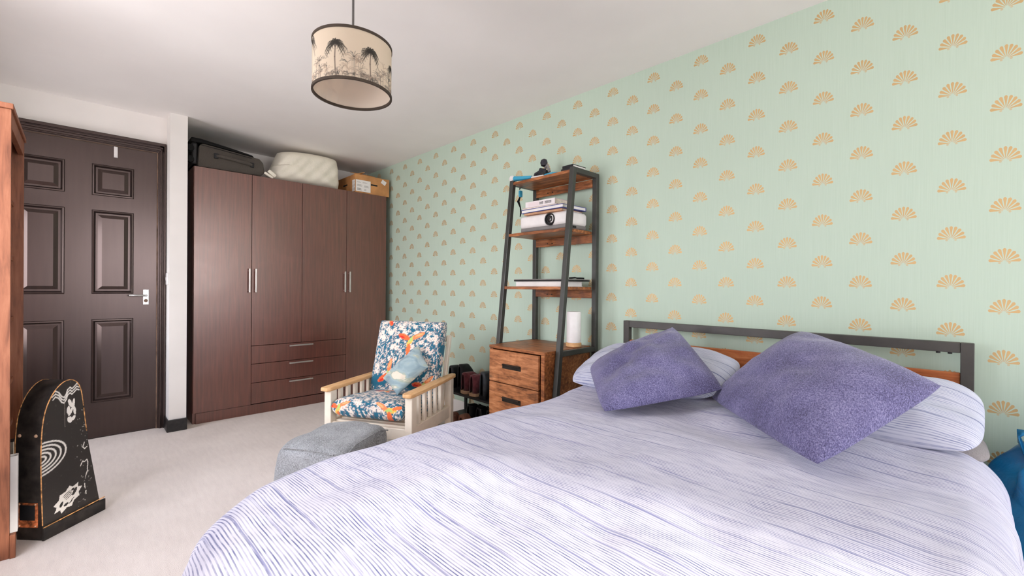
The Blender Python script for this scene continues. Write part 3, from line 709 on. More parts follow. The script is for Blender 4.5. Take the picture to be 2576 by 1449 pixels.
# lower shelf
z3 = 1.0555
book('box_file', (-1.775, 2.055, z3), (.36, .20, .030), radians(1.5), 'paper_white', 'thick white book lying on the lowest open shelf', pages='paper_white')
tb = empty('laptop', (-1.76, 2.06, z3+.0305), radians(2), 'slim black laptop on the white book', 'laptop')
MB().box((-.205, -.115, 0), (.205, .115, .008), .003).build('base', M['black_plastic'], tb)
MB().box((-.205, -.115, .0085), (.205, .115, .014), .003).build('lid', M['book_grey'], tb)
tag(MB().tube([(-1.59, 2.02, z3+.049), (-1.57, 2.05, z3+.052), (-1.585, 2.09, z3+.050), (-1.56, 2.12, z3+.049), (-1.60, 2.13, z3+.051)], .005, 6).build('cable', M['black_rubber']), 'short black cable lying on the laptop', 'cable')
# cylinder lamp
cl = empty('table_lamp', (-1.615, 2.10, .7005), label='white cylinder lamp with a wooden base on the drawer cabinet', cat='lamp')
MB().lathe([(.042, 0), (.046, .003), (.046, .022), (.043, .025)], (0, 0, 0), 32).build('base', M['pine'], cl, smooth=True)
MB().lathe([(.042, .0255), (.042, .202), (.038, .207), (.002, .208)], (0, 0, 0), 36).build('diffuser', M['white_plastic'], cl, smooth=True)
# clutter on the top shelf
zt_ = 1.7225
wa = empty('toy_wand', (-1.93, 2.03, zt_), label='blue wand with a white ball end hanging off the top shelf', cat='toy')
MB().lathe([(.002, -.024), (.016, -.018), (.024, 0), (.016, .018), (.002, .024)], (-2.072, 2.03, zt_+.036), 20).build('ball', M['white_plastic'], wa, True, True)
MB().tube([(-2.052, 2.03, zt_+.036), (-1.99, 2.03, zt_+.028), (-1.90, 2.03, zt_+.020)], [.016, .014, .010], 12).build('grip', M['toy_blue'], wa, True, True)
MB().tube([(-1.90, 2.03, zt_+.018), (-1.80, 2.03, zt_+.012)], .006, 10).build('shaft', M['white_plastic'], wa, True, True)
wb = empty('toy_dart', (-1.74, 2.05, zt_), label='bright blue toy dart lying near the middle of the top shelf', cat='toy')
MB().tube([(-1.80, 2.045, zt_+.014), (-1.74, 2.05, zt_+.014), (-1.70, 2.055, zt_+.012), (-1.66, 2.06, zt_+.008)], [.012, .014, .009, .003], 12).build('body', M['toy_blue'], wb, True, True)
MB().lathe([(.002, -.010), (.009, -.006), (.011, 0), (.009, .006), (.002, .010)], (-1.815, 2.043, zt_+.030), 14).build('tip', M['black_plastic'], wb, True, True)
fg = empty('toy_robot', (-1.87, 2.07, zt_), label='small dark jointed toy figure crouching on the top shelf', cat='toy')
f = MB().cb((-1.87, 2.09, zt_+.035), (.045, .03, .035), .006, Matrix.Rotation(.4, 4, 'Y')).build('torso', M['toy_dark'], fg, True, True)
MB().lathe([(.003, -.017), (.013, -.012), (.017, 0), (.013, .012), (.003, .017)], (-1.868, 2.09, zt_+.078), 16).build('head', M['toy_dark'], fg, True, True)
MB().tube([(-1.858, 2.085, zt_+.052), (-1.838, 2.075, zt_+.06), (-1.825, 2.075, zt_+.03)], .006, 8).build('arm', M['projector_grey'], fg, True, True)
MB().tube([(-1.885, 2.085, zt_+.045), (-1.905, 2.075, zt_+.035), (-1.912, 2.07, zt_+.008)], .006, 8).build('arm', M['toy_dark'], fg, True, True)
for sx_, y in ((-1, 2.08), (1, 2.105)): MB().tube([(-1.87+sx_*.012, y, zt_+.03), (-1.87+sx_*.035, y, zt_+.028), (-1.87+sx_*.032, y-.008, zt_+.007), (-1.87+sx_*.045, y-.012, zt_+.006)], .0065, 8).build('leg', M['toy_dark'], fg, True, True)
MB().lathe([(.003, -.008), (.010, 0), (.003, .008)], (-1.835, 2.075, zt_+.012), 12).build('wheel', M['white_plastic'], fg, True, True)
fg.scale = (1.5, 1.3, 1.5); fg.location.y = 2.082; fg.location.z = zt_+.002
pn = empty('toy_pawn', (-1.975, 2.075, zt_), label='small black pawn-shaped piece at the left of the top shelf', cat='toy')
MB().lathe([(.014, 0), (.014, .006), (.009, .012), (.006, .03)], (0, 0, 0), 16).build('base', M['black_plastic'], pn, smooth=True)
MB().lathe([(.002, .028), (.008, .034), (.009, .040), (.002, .049)], (0, 0, 0), 16).build('head', M['black_plastic'], pn, smooth=True)
book('notebook', (-1.614, 2.085, zt_), (.085, .13, .020), radians(3), 'black_plastic', 'lower black notebook at the right end of the top shelf', 'notebook', pages='paper_white')
book('notebook', (-1.607, 2.083, zt_+.0205), (.080, .12, .018), radians(-2), 'black_leather', 'upper black notebook at the right end of the top shelf', 'notebook', pages='paper_white')
# hanging strap on the left rear post
hs = empty('hanging_strap', (-2.06, 2.10, 1.56), label='cyan and black strap hanging from the left side of the ladder shelf', cat='strap')
MB().cb((-2.066, 2.10, 1.672), (.014, .03, .045), .006).build('clip', M['toy_blue'], hs, True, True)
MB().tube([(-2.066, 2.09, 1.70), (-2.055, 2.09, 1.715)], .004, 6).build('loop', M['black_nylon'], hs, True)
MB().tube([(-2.068, 2.10, 1.655), (-2.072, 2.085, 1.62), (-2.066, 2.10, 1.58), (-2.07, 2.11, 1.55), (-2.068, 2.10, 1.52)], [.004, .009, .004, .006, .003], 8).build('strap', M['black_nylon'], hs, True, True)

# ------------------------------------------------------------------ bed
bd = empty('bed', (-.65, 1.17, 0), label='double bed with dark metal frame and wood plank headboard', cat='bed')
HX0, HX1, HY = -1.329, .031, 2.18
for x in (HX0, HX1-.034): MB().box((x, HY, 0), (x+.034, HY+.034, .868), .002).build('headboard_post', M['dark_metal'], bd, True)
MB().box((HX0+.034, HY+.002, .832), (HX1-.034, HY+.032, .868), .002).build('top_rail', M['dark_metal'], bd, True)
MB().box((HX0+.034, HY+.008, .62), (HX1-.034, HY+.026, .762), .002).build('headboard_plank', M['bed_plank'], bd, True)
for x in (HX0+.002, HX1-.032): MB().box((x, .62, .24), (x+.03, HY, .29), .003).build('side_rail', M['dark_metal'], bd, True)
MB().box((HX0+.25, .32, .24), (HX1-.25, .35, .29), .003).build('foot_rail', M['dark_metal'], bd, True)
for k in range(8): MB().box((HX0+.032, .66+k*.19, .268), (HX1-.032, .72+k*.19, .284), .002).build('slat', M['dark_metal'], bd, True)
for x in (HX0+.002, HX1-.032): MB().box((x, .62, 0), (x+.03, .65, .24), .002).build('leg', M['dark_metal'], bd, True)
for p in ((HX1-.09, HY+.014), (HX1-.06, HY+.014)): MB().lathe([(.006, 0), (.006, .006)], (p[0], p[1], .826), 10).build('bolt', M['black_plastic'], bd, True)
mo = [(HX0+.012, HY-.006), (HX0+.012, .66)]
mo += [(HX0+.012+.40-.40*cos(a), .66-.40*sin(a)) for a in np.linspace(.1, pi/2, 12)]
mo += [(HX1-.012-.40+.40*sin(a), .66-.40*cos(a)) for a in np.linspace(0, pi/2-.1, 12)]
mo += [(HX1-.012, .66), (HX1-.012, HY-.006)]
mt = MB().prism(mo, .291, .515, Matrix(((1, 0, 0, 0), (0, 0, 1, 0), (0, 1, 0, 0), (0, 0, 0, 1)))).build('mattress', M['mattress_ticking'], None, True, True)
tag(mt, 'white double mattress under the striped duvet', 'mattress')

# duvet: cloth laid over a rounded slab
XC, HX_, Y0D, RCN, RD = -.64, .632, .20, .42, .10
us = np.concatenate([np.linspace(-HX_-.46, HX_+.42, 200)]); vs_ = np.linspace(Y0D-.50, 1.92, 215)
Ug, Vg = np.meshgrid(us, vs_)
qx = np.abs(Ug)-HX_+RCN; qy = (Y0D-Vg)+RCN
mqx, mqy = np.maximum(qx, 0), np.maximum(qy, 0); ln2 = np.hypot(mqx, mqy)
dd = ln2-RCN + np.minimum(np.maximum(qx, qy), 0)
nx = np.where(ln2 > 1e-9, mqx/np.maximum(ln2, 1e-9), 0)*np.sign(Ug); ny = -np.where(ln2 > 1e-9, mqy/np.maximum(ln2, 1e-9), 0)
e = np.maximum(dd, 0); bx_, by_ = Ug-nx*e, Vg-ny*e
q_ = np.minimum(e/RD, pi/2); over = np.maximum(e-RD*pi/2, 0)
hor = RD*np.sin(q_)+over*np.where(nx > .5, .03, .16); drop = RD*(1-np.cos(q_))+over*.97
ang_ = np.arctan2(ny, nx)
per_ = bx_*1.0+by_*1.0+ang_*.25
fold = (np.sin(per_*26+1.3*np.sin(per_*7))*.011+np.sin(per_*43+2)*.005)*sst(.03, .25, e)
hor = hor+fold*(1+2.2*np.exp(-((ang_+2.5)/.7)**2))
# puffs, gentle dome and ridges
puff = .020*vnoise(Ug*3.1+5, Vg*3.0+2)+.012*vnoise(Ug*7+1, Vg*6.5)+.005*vnoise(Ug*15, Vg*13)
dome = .016*(1-(Ug/HX_)**2).clip(0, 1)
ridge = .010*np.sin(Vg*15+1.5*np.sin(Ug*3))*sst(1.2, 1.6, Vg)*np.exp(-((Ug-.25)/.5)**2)
zt2 = .553+dome+puff*(1-.5*sst(0, .2, e))+ridge
zt2 = zt2+.022*sst(1.45, 1.8, Vg)*(1-.6*sst(.0, .1, e))
PD = np.stack([XC+bx_+nx*hor, by_+ny*hor, np.maximum(zt2-drop, .02)], -1)
FB = np.stack([Ug, Vg, np.zeros_like(Ug)], -1)
du = grid_obj('duvet', PD, M['duvet_stripe'], None, fab=FB)
tag(du, 'pale lavender duvet with fine blue stripes spread over the bed', 'duvet')
sm_ = du.modifiers.new('thick', 'SOLIDIFY'); sm_.thickness = .022; sm_.offset = -1

def cushion(name, L, T, R, B, th, mat, label, cat, parent=None, n=48, pinch=.07, fabscale=None, back=.5, wr=0., seed=0, group=None, m=.55, pw=2.2, sag=0, sq=.06):
    """square pad from its four corners (left, top, right, bottom order around) with pinched edges"""
    L, T, R, B = [np.array(p, float) for p in (L, T, R, B)]
    u = np.sin(np.linspace(-1, 1, n)*pi/2); U, V = np.meshgrid(u, u)
    U2 = U*(1-pinch*(1-V**2)*np.abs(U))*np.sqrt(1-sq*V**4); V2 = V*(1-pinch*(1-U**2)*np.abs(V))*np.sqrt(1-sq*U**4)
    a, b = (U2+1)/2, (V2+1)/2
    S = (1-a)[..., None]*(1-b)[..., None]*L+(1-a)[..., None]*b[..., None]*T+a[..., None]*b[..., None]*R+a[..., None]*(1-b)[..., None]*B
    nrm = np.cross(R-L, T-B); nrm /= np.linalg.norm(nrm)
    if nrm[2] < 0: nrm = -nrm
    Tk = th*((1-np.abs(U)**pw)*(1-np.abs(V)**pw)).clip(0)**m
    wk = wr*(vnoise(U*2.4+seed, V*2.4+seed*2)+.6*vnoise(U*5+V*2+seed, V*4-U*2))*(Tk/th)
    if sag:
        wk = wk - sag*np.exp(-((U*.8+V*.6+.25)/.16)**2)*(1-V**2).clip(0)
    Aa = S+nrm*(Tk+wk)[..., None]; Bb = S-nrm*(Tk*back)[..., None]
    fb = np.stack([U*np.linalg.norm(R-T)/2, V*np.linalg.norm(T-L)/2, 0*U], -1) if True else None
    o = closed_pad(name, Aa, Bb, mat, parent, fab=fb)
    return tag(o, label, cat, group) if parent is None else o
# pillows
PS = dict(pinch=.0, pw=3.0, sq=.22)
cushion('pillow', (-1.40, 1.74, .57), (-1.40, 2.12, .715), (-.66, 2.12, .735), (-.69, 1.79, .60), .085, M['pillow_stripe'], 'striped pillow behind the smaller blue cushion, nearest the ladder shelf', 'pillow', wr=.03, seed=3, **PS)
cushion('pillow', (-.66, 1.77, .588), (-.63, 2.12, .735), (.055, 2.11, .728), (.045, 1.77, .585), .085, M['pillow_stripe'], 'striped pillow behind the larger blue cushion, nearest the blue bag', 'pillow', wr=.032, seed=9, **PS)
cushion('pillow', (-.55, 1.90, .565), (-.55, 2.14, .575), (.055, 2.14, .560), (.066, 1.87, .548), .062, M['grey_cotton'], 'plain grey pillow lying flat beneath the striped pillow', 'pillow', wr=.012, seed=4, back=.7, pinch=0, pw=3.4, sq=.2)
cushion('cushion', (-1.315, 1.83, .655), (-.965, 2.03, .876), (-.615, 1.74, .668), (-.925, 1.375, .588), .085, M['blue_linen'], 'smaller slouched blue-purple linen cushion near the ladder shelf', 'cushion', wr=.03, seed=2, sag=.026, back=.3, pinch=.015, sq=.10)
cushion('cushion', (-.70, 1.78, .618), (-.445, 2.04, .892), (-.025, 1.66, .794), (-.25, 1.325, .602), .095, M['blue_linen'], 'larger blue-purple linen cushion standing on its corner', 'cushion', wr=.022, seed=6, back=.3, pinch=.01, sq=.08)

# blue plastic bag at the far right
bg = empty('carrier_bag', (.312, 2.062, 0), label='blue plastic carrier bag on the floor beside the bed head', cat='bag')
Uu, Vv = np.meshgrid(np.linspace(-pi, pi, 96, endpoint=False), np.linspace(0, 1, 60))
rad = (1-np.abs(2*Vv-.98).clip(0, 1)**10)**.6*.97+.03
cr = .10*vnoise(Uu*3.2/pi*2+20, Vv*6)+.06*np.abs(vnoise(Uu*6/pi*2+40, Vv*9+5))+.05*np.sin(Uu*7+Vv*6)*Vv
rad = rad*(1+cr*1.6)
P = np.stack([.232*rad*np.cos(Uu), .150*rad*np.sin(Uu), .004+.60*Vv**1.1+.05*Vv*np.sin(Uu*3+1)], -1); P[0, :, 2] = .002
grid_obj('bag_body', P, M['blue_polythene'], bg, wrap=True)
for sgn in (-1, 1):
    pts = np.array([(sgn*.02, 0, .57), (sgn*.08, -.03*sgn, .635), (sgn*.14, .0, .65), (sgn*.19, .01, .60), (sgn*.17, .02, .55)])
    s_ = np.linspace(0, 1, 24); ip = np.stack([np.interp(s_, np.linspace(0, 1, 5), pts[:, k]) for k in range(3)], -1)
    wv = .05+.02*np.sin(s_*9); Pg = np.stack([ip+np.array([0, 1, .2])*(wv*k)[:, None]*.5+np.array([0, 0, 1])*(.012*np.sin(s_*14+k*3))[:, None] for k in np.linspace(-1, 1, 7)], 0)
    hnd = grid_obj('handle', Pg, M['blue_polythene'], bg); ms_ = hnd.modifiers.new('t', 'SOLIDIFY'); ms_.thickness = .002

# ------------------------------------------------------------------ armchair
CH_RZ = .51320577
ch = empty('armchair', (-2.461, 1.397, 0), CH_RZ, 'white painted armchair with pine arms and teal floral cushions', 'chair')
CW, CL, CA = .294, .6308, .47
pw_ = M['chair_paint']
for s in (-1, 1):
    xo = s*(CW-.035)
    MB().box((xo-.022, -CL/2+.03, 0), (xo+.022, -CL/2+.085, CA-.022), .004).build('front_leg', pw_, ch)
    MB().prism([(CL/2-.09, 0), (CL/2-.045, 0), (CL/2-.045, CA-.022), (CL/2-.09, CA-.022)], xo-.022, xo+.022, Matrix(((0, 1, 0, 0), (1, 0, 0, 0), (0, 0, 1, 0), (0, 0, 0, 1))), .003).build('rear_leg', pw_, ch)
    MB().box((xo-.014, -CL/2+.0855, .20), (xo+.014, CL/2-.0905, .275), .004).build('side_rail', pw_, ch)
    for k in range(5):
        y = -CL/2+.145+k*.071
        MB().box((xo-.010, y-.012, .2755), (xo+.010, y+.012, CA-.0225), .002).build('slat', pw_, ch)
    n_ = 14; ol = [(-CL/2+.0, s*CW-s*.052), (-CL/2+.004, s*CW-s*.008), (-CL/2+.02, s*CW), (0, s*CW+s*.003), (CL/2-.03, s*CW-s*.006), (CL/2, s*CW-s*.02), (CL/2, s*CW-s*.05), (CL/2-.03, s*CW-s*.058), (0, s*CW-s*.066), (-CL/2+.02, s*CW-s*.066)]
    bm = MB(); tt = bmesh.new(); va = [tt.verts.new((x, y, CA-.022)) for y, x in ol]; vb = [tt.verts.new((x, y, CA)) for y, x in ol]
    tt.faces.new(va); tt.faces.new(vb)
    for i in range(len(ol)): tt.faces.new((va[i], va[(i+1) % len(ol)], vb[(i+1) % len(ol)], vb[i]))
    bmesh.ops.recalc_face_normals(tt, faces=tt.faces); bmesh.ops.bevel(tt, geom=list(tt.edges), offset=.006, segments=3, affect='EDGES', profile=.5)
    bm._add(tt, Matrix()); bm.build('arm', M['pine'], ch, smooth=True)
MB().box((-CW+.058, -CL/2+.04, .205), (CW-.058, -CL/2+.06, .27), .004).build('front_rail', pw_, ch)
MB().box((-CW+.058, CL/2-.08, .205), (CW-.058, CL/2-.055, .27), .004).build('back_rail', pw_, ch)
bk0, bk1 = Vector((0, .175, .27)), Vector((0, .300, .72))
for x in (-.222, .222): MB().bar((x, bk0.y+.03, bk0.z-.02), (x, bk1.y+.03, bk1.z), .026, .03, .004, up=(0, 1, 0)).build('back_post', pw_, ch)
for f_ in (.12, .95):
    p = bk0.lerp(bk1, f_); MB().box((-.209, p.y+.022, p.z-.02), (.209, p.y+.042, p.z+.02), .003).build('back_crosspiece', pw_, ch)
for k in range(9): MB().box((-.235, -CL/2+.075+k*.05, .262), (.235, -CL/2+.105+k*.05, .274), .002).build('seat_slat', pw_, ch)
# floral fabric
def floral(w_, h_, seed, birds):
    cv = Canvas(w_, h_, (44, 104, 128), .0022); r0 = random.Random(seed)
    for k in range(int(w_*h_*9000)):
        x, y = r0.uniform(0, w_), r0.uniform(0, h_)
        if vnoise(np.array([x*9+seed]), np.array([y*9+seed*2]))[0] < -.30: continue
        a = r0.uniform(0, pi); c = r0.choice([(226, 212, 200), (226, 212, 200), (206, 190, 182), (138, 134, 140), (110, 110, 120), (236, 226, 214)])
        cv.ell(x, y, r0.uniform(.004, .0085), r0.uniform(.002, .0042), c, a)
    for k in range(int(w_*h_*420)):                          # blossoms
        x, y = r0.uniform(0, w_), r0.uniform(0, h_); a0 = r0.uniform(0, pi)
        if vnoise(np.array([x*9+seed]), np.array([y*9+seed*2]))[0] < -.22: continue
        for q in range(5): cv.ell(x+.0095*cos(a0+q*2*pi/5), y+.0095*sin(a0+q*2*pi/5), .0085, .005, (230, 216, 204), a0+q*2*pi/5)
        cv.ell(x, y, .003, .003, (196, 120, 110))
    for (bx0, by0, sz, an) in birds:                         # birds
        T_ = lambda px, py: (bx0+sz*(px*cos(an)-py*sin(an)), by0+sz*(px*sin(an)+py*cos(an)))
        for (px, py, rx, ry, aa, c) in ((.0, 0, .55, .2, 0.7, (238, 190, 90)), (-.5, .5, .6, .24, 2.5, (232, 110, 66)), (.75, .25, .7, .2, .15, (240, 138, 90)), (-.3, -.65, .5, .18, 1.2, (236, 120, 70)), (.05, .1, .3, .12, .7, (176, 206, 120)), (-.7, .55, .3, .1, 2.5, (214, 54, 48)), (.9, .3, .4, .09, .1, (246, 176, 120))):
            x, y = T_(px, py); cv.ell(x, y, rx*sz, ry*sz, c, aa+an)
    return cv
printed('floral_print', .95, .15, .1, .25)
def box_cushion(name, w_, d_, t_, M4, parent, cv, wr=.004):
    n = 120; u = np.sin(np.linspace(-1, 1, n)*pi/2*.995)/sin(pi/2*.995); U, V = np.meshgrid(u, u)
    Tk = t_/2*((1-np.abs(U)**12)*(1-np.abs(V)**12)).clip(0)**.38+.012*(1-U**2)*(1-V**2)
    Tk = Tk+wr*(vnoise(U*3+1, V*3)+.5*vnoise(U*8, V*8))*(Tk > t_*.3)
    X, Y = U*w_/2, V*d_/2
    # arc-length like unwrap so print runs over the borders
    def tf(Z):
        P = np.stack([X, Y, Z, np.ones_like(X)], -1) @ np.array(M4).T; return P[..., :3]
    edge_u = np.abs(U) > np.abs(V); cs = []
    for Zs in (Tk, -Tk):
        ex = np.clip(t_/2-Zs, 0, t_)
        cs.append(cv.sample(X+np.sign(U)*ex*edge_u+cv.w/2, Y+np.sign(V)*ex*(~edge_u)+cv.h/2))
    return closed_pad(name, tf(Tk), tf(-Tk), M['floral_print'], parent, color=cs[0], color_b=cs[1])
cv = floral(.70, .75, 4, [(.50, .085, .075, 2.4), (.17, .07, .06, .4), (.30, .42, .06, 1.0), (.5, .5, .06, .2)])
se = box_cushion('seat_cushion', .455, .50, .105, Matrix.Translation((0, -.045, .338)) @ Matrix.Rotation(radians(-5), 4, 'X') @ Matrix.Rotation(0, 4, 'X'), ch, cv); se['label'] = 'teal seat cushion with blossom and bird print'
cv = floral(.72, .74, 11, [(.39, .48, .075, .3), (.27, .26, .07, 1.3), (.21, .65, .06, 2.6), (.52, .2, .06, .6)])
dirv = (bk1-bk0).normalized(); X_ = Vector((1, 0, 0)); Nn = X_.cross(dirv)
mid = Vector((0, .205, .565)); R4 = Matrix((X_, dirv, Nn)).transposed().to_4x4()
bc = box_cushion('back_cushion', .475, .50, .11, Matrix.Translation(mid+Nn*.03) @ R4, ch, cv); bc['label'] = 'teal back cushion with blossom and bird print'
# small pale-blue cushion on the chair
CM = W[ch]
def chp(x, y, z): return tuple(CM @ Vector((x, y, z)))
t = NT('pale_blue_print'); v = t.coords(); n1 = t.noise(t.coords(scale=(1, 1, 2.2)), 7, 3, .5, .8); n2 = t.noise(v, 26, 2)
c = t.ramp(n1, [(.36, (128, 150, 158)), (.5, (158, 176, 180)), (.58, (166, 176, 160)), (.63, (220, 208, 190))]); t.col(c); t.bump(n2, .2, .002); M['pale_blue_print'] = t.fin(.85, .2, 0, .2)
cushion('cushion', chp(-.085, .0, .475), chp(.115, .10, .685), chp(.222, .03, .56), chp(.08, -.10, .40), .055, M['pale_blue_print'], 'small pale blue patterned cushion on the armchair', 'cushion', wr=.014, seed=5, n=40)

# ------------------------------------------------------------------ pouf
pf = empty('pouf', (-2.13, .885, 0), radians(29), 'grey felt cube pouf on the carpet in front of the armchair', 'pouf')
def pouf():
    nu, nv = 96, 64
    U, V = np.meshgrid(np.linspace(-pi, pi, nu, endpoint=False), np.linspace(-pi/2, pi/2, nv)); sp = lambda x, e: np.sign(x)*np.abs(x)**e
    e = .36; X = sp(np.cos(V), e)*sp(np.cos(U), e); Y = sp(np.cos(V), e)*sp(np.sin(U), e); Z = sp(np.sin(V), e)
    nz = vnoise(X*2+4, Y*2+Z*2)*.018+vnoise(X*4+Z*3, Y*4)*.008
    top = sst(.2, 1, Z)
    P = np.stack([X*(.205+nz)*(1-.10*top*(X < 0)), Y*(.20+nz), .172+Z*(.17)+top*(.010*X+.014*Y)+nz*.6], -1)
    return P
grid_obj('cover', pouf(), M['grey_felt'], pf, wrap=True)
for (pts) in ([(.15, -.190, .315), (.10, -.193, .322), (0, -.195, .326), (-.10, -.186, .318), (-.13, -.178, .31)], [(.190, -.175, .30), (.198, -.10, .335), (.198, 0, .340), (.195, .10, .34), (.188, .175, .315)], [(.190, -.190, .28), (.193, -.193, .17), (.190, -.190, .05)]):
    MB().tube(pts, .0035, 8).build('seam', M['grey_felt'], pf, smooth=True)

# ------------------------------------------------------------------ shoe rack and shoes
sr = empty('shoe_rack', (-2.41, 2.09, 0), label='low black two-tier shoe rack behind the armchair', cat='shoe rack')
SX0, SX1, SY0, SY1 = -2.80, -2.06, 1.945, 2.235
for z in (.075, .285): MB().box((SX0+.02, SY0, z-.015), (SX1-.02, SY1, z), .003).build('shelf', M['black_plastic'], sr, True)
for x in (SX0, SX1-.02):
    for y in (SY0, SY1-.02): MB().box((x, y, 0), (x+.02, y+.02, .33), .002).build('post', M['black_plastic'], sr, True)
def shoe(name, loc, rz, L, w_, shaft, upper, sole, label, cat, group=None, tall=.5, solet=.022):
    o = empty(name, loc, rz, label, cat, group)
    s = np.linspace(0, 1, 26); ths = np.linspace(0, pi, 17)
    wid = w_/2*(np.sin(np.clip(s*.93+.07, 0, 1)*pi)**.28)*(1-.22*np.exp(-((s-.4)/.16)**2)); wid[0] *= .45; wid[-1] *= .35
    hh = np.interp(s, [0, .02, tall*.75, tall, tall+.12, .85, 1], [shaft*.9, shaft, shaft*.98, shaft*.80, min(.085, shaft*.8), .052, .02])
    P = np.zeros((len(s), len(ths)+0, 3))
    for i in range(len(s)):
        cc, ss = np.cos(ths), np.sin(ths); e1 = .42
        P[i, :, 0] = wid[i]*np.sign(cc)*np.abs(cc)**.55*(1-.18*np.clip(ss*hh[i]/max(shaft, .1), 0, 1)*(s[i] < tall)); P[i, :, 1] = s[i]*L; P[i, :, 2] = solet+hh[i]*np.abs(ss)**e1
    u_ = grid_obj('upper', P, M[upper], o); sm = u_.modifiers.new('t', 'SOLIDIFY'); sm.thickness = .003
    ol = [(wid[i]*1.06+.002, s[i]*L*1.02-.004) for i in range(len(s))]; ol = ol+[(-a, b) for a, b in reversed(ol)]
    MB().prism([(a, b) for a, b in ol], 0, solet, Matrix(((1, 0, 0, 0), (0, 0, 1, 0), (0, 1, 0, 0), (0, 0, 0, 1)))).build('sole', M[sole], o, smooth=True)
    MB().tube([(wid[1]*.9*cos(a), .018+.0*L-.012*sin(a), solet+shaft*.93) for a in np.linspace(0, pi, 8)], .004, 6).build('collar', M[upper], o, smooth=True)
    lc = MB()
    for q in range(3): lc.tube([(-w_*.18, L*(tall+.06+.07*q), solet+min(.09, shaft)*(.98-.13*q)+.004), (w_*.18, L*(tall+.06+.07*q), solet+min(.09, shaft)*(.98-.13*q)+.004)], .0025, 5)
    lc.build('laces', M['black_nylon'], o)
    return o
zs_ = .286
shoe('boot', (-2.497, 1.965, zs_), 0, .25, .088, .125, 'maroon_suede', 'sole_tan', 'maroon suede boot with tan sole, nearer the armchair', 'boot', 'maroon boots on the shoe rack')
shoe('boot', (-2.395, 1.960, zs_), 0, .25, .088, .125, 'maroon_suede', 'sole_tan', 'maroon suede boot with tan sole, nearer the drawer cabinet', 'boot', 'maroon boots on the shoe rack')
shoe('boot', (-2.292, 1.965, zs_), 0, .25, .085, .16, 'charcoal_leather', 'black_rubber', 'tall charcoal boot right beside the maroon boots', 'boot', 'charcoal boots on the shoe rack')
shoe('boot', (-2.192, 1.970, zs_), 0, .25, .085, .165, 'charcoal_leather', 'black_rubber', 'tall charcoal boot on the rack, half hidden by the drawer cabinet', 'boot', 'charcoal boots on the shoe rack')
shoe('boot', (-2.610, 2.02, zs_), radians(0), .20, .085, .165, 'black_leather', 'black_rubber', 'black leather ankle boot behind the maroon boots', 'boot', 'black boots on the shoe rack')
shoe('boot', (-2.722, 2.02, zs_), radians(2), .20, .085, .14, 'black_leather', 'black_rubber', 'black leather ankle boot behind the armchair post', 'boot', 'black boots on the shoe rack')
for k, (x, lab) in enumerate(((-2.478, 'black low shoe under the maroon boots, nearer the armchair'), (-2.372, 'black low shoe under the maroon boots, nearer the cabinet'), (-2.262, 'black low shoe on the lower tier beside the drawer cabinet'))):
    shoe('shoe', (x, 2.0, .076), radians(3*k-3), .22, .085, .105, 'black_leather', 'black_rubber', lab, 'shoe', 'black shoes on the lower tier', .4)
shoe('boot', (-2.425, 1.80, 0), radians(22), .13, .09, .165, 'brown_leather', 'black_rubber', 'brown leather boot on the floor, nearer the armchair', 'boot', 'brown boots on the floor', .7)
shoe('boot', (-2.325, 1.815, 0), radians(14), .12, .09, .175, 'brown_leather', 'black_rubber', 'brown leather boot on the floor, nearer the cabinet', 'boot', 'brown boots on the floor', .7)
shoe('shoe', (-2.215, 1.835, 0), radians(-8), .10, .08, .09, 'charcoal_leather', 'paper_white', 'grey shoe with a pale sole on the floor by the drawer cabinet', 'shoe', None, .5)

# ------------------------------------------------------------------ bookcase at the far left
bkc = empty('bookcase', (-2.83, -.35, 0), label='tall reddish-brown wooden bookcase at the left edge', cat='bookcase')
KX0, KX1, KY0, KY1, KZ = -3.10, -2.54, -.50, -.186, 1.735
BW = M['bookcase_wood']
for x in (KX0, KX1-.02): MB().box((x, KY0, 0), (x+.02, KY1, KZ-.021), .001).build('side_panel', BW, bkc, True)
MB().box((KX0-.008, KY0, KZ-.02), (KX1+.008, KY1+.006, KZ), .002).build('top_panel', BW, bkc, True)
MB().box((KX0+.0205, KY1-.018, KZ-.085), (KX1-.0205, KY1-.001, KZ-.0205), .001).build('fascia', BW, bkc, True)
MB().box((KX0+.0205, KY0, .06), (KX1-.0205, KY0+.008, KZ-.0205)).build('back_panel', BW, bkc, True)
SHZ = (.07, .43, .62, .90, 1.175, 1.425)
for z in SHZ: MB().box((KX0+.0205, KY0+.0085, z-.02), (KX1-.0205, KY1-.03, z), .001).build('shelf', BW, bkc, True)
MB().box((KX0+.0205, KY1-.016, 0), (KX1-.0205, KY1+.004, .045), .001).build('plinth', BW, bkc, True)
MB().box((KX1-.02, KY1+.0005, 0), (KX1+.006, KY1+.016, .09), .002).build('foot_block', BW, bkc, True)
bt = empty('bottle', (-3.045, -.245, 1.4255), label='small cream bottle with a white cap on the upper bookcase shelf', cat='bottle')
MB().lathe([(.016, 0), (.018, .003), (.018, .075), (.010, .088)], (0, 0, 0), 20).build('body', M['book_orange'], bt, smooth=True)
MB().lathe([(.011, .0885), (.011, .115), (.008, .118)], (0, 0, 0), 18).build('cap', M['white_plastic'], bt, smooth=True)
fo = empty('ring_binder', (-2.63, -.29, .0705), label='white binder upright on the bottom shelf of the bookcase', cat='binder')
MB().box((-.02, -.12, 0), (-.0165, .12, .30), .001).box((.0165, -.12, 0), (.02, .12, .30), .001).box((-.0165, .1165, 0), (.0165, .12, .30)).build('cover', M['paper_white'], fo)
MB().box((-.014, -.115, .006), (.014, .11, .29)).build('pages', M['paper_pages'], fo)
pf_ = empty('picture_frame', (-2.80, -.235, .0705), label='grey picture frame upright in the bottom of the bookcase', cat='frame')
f = MB()
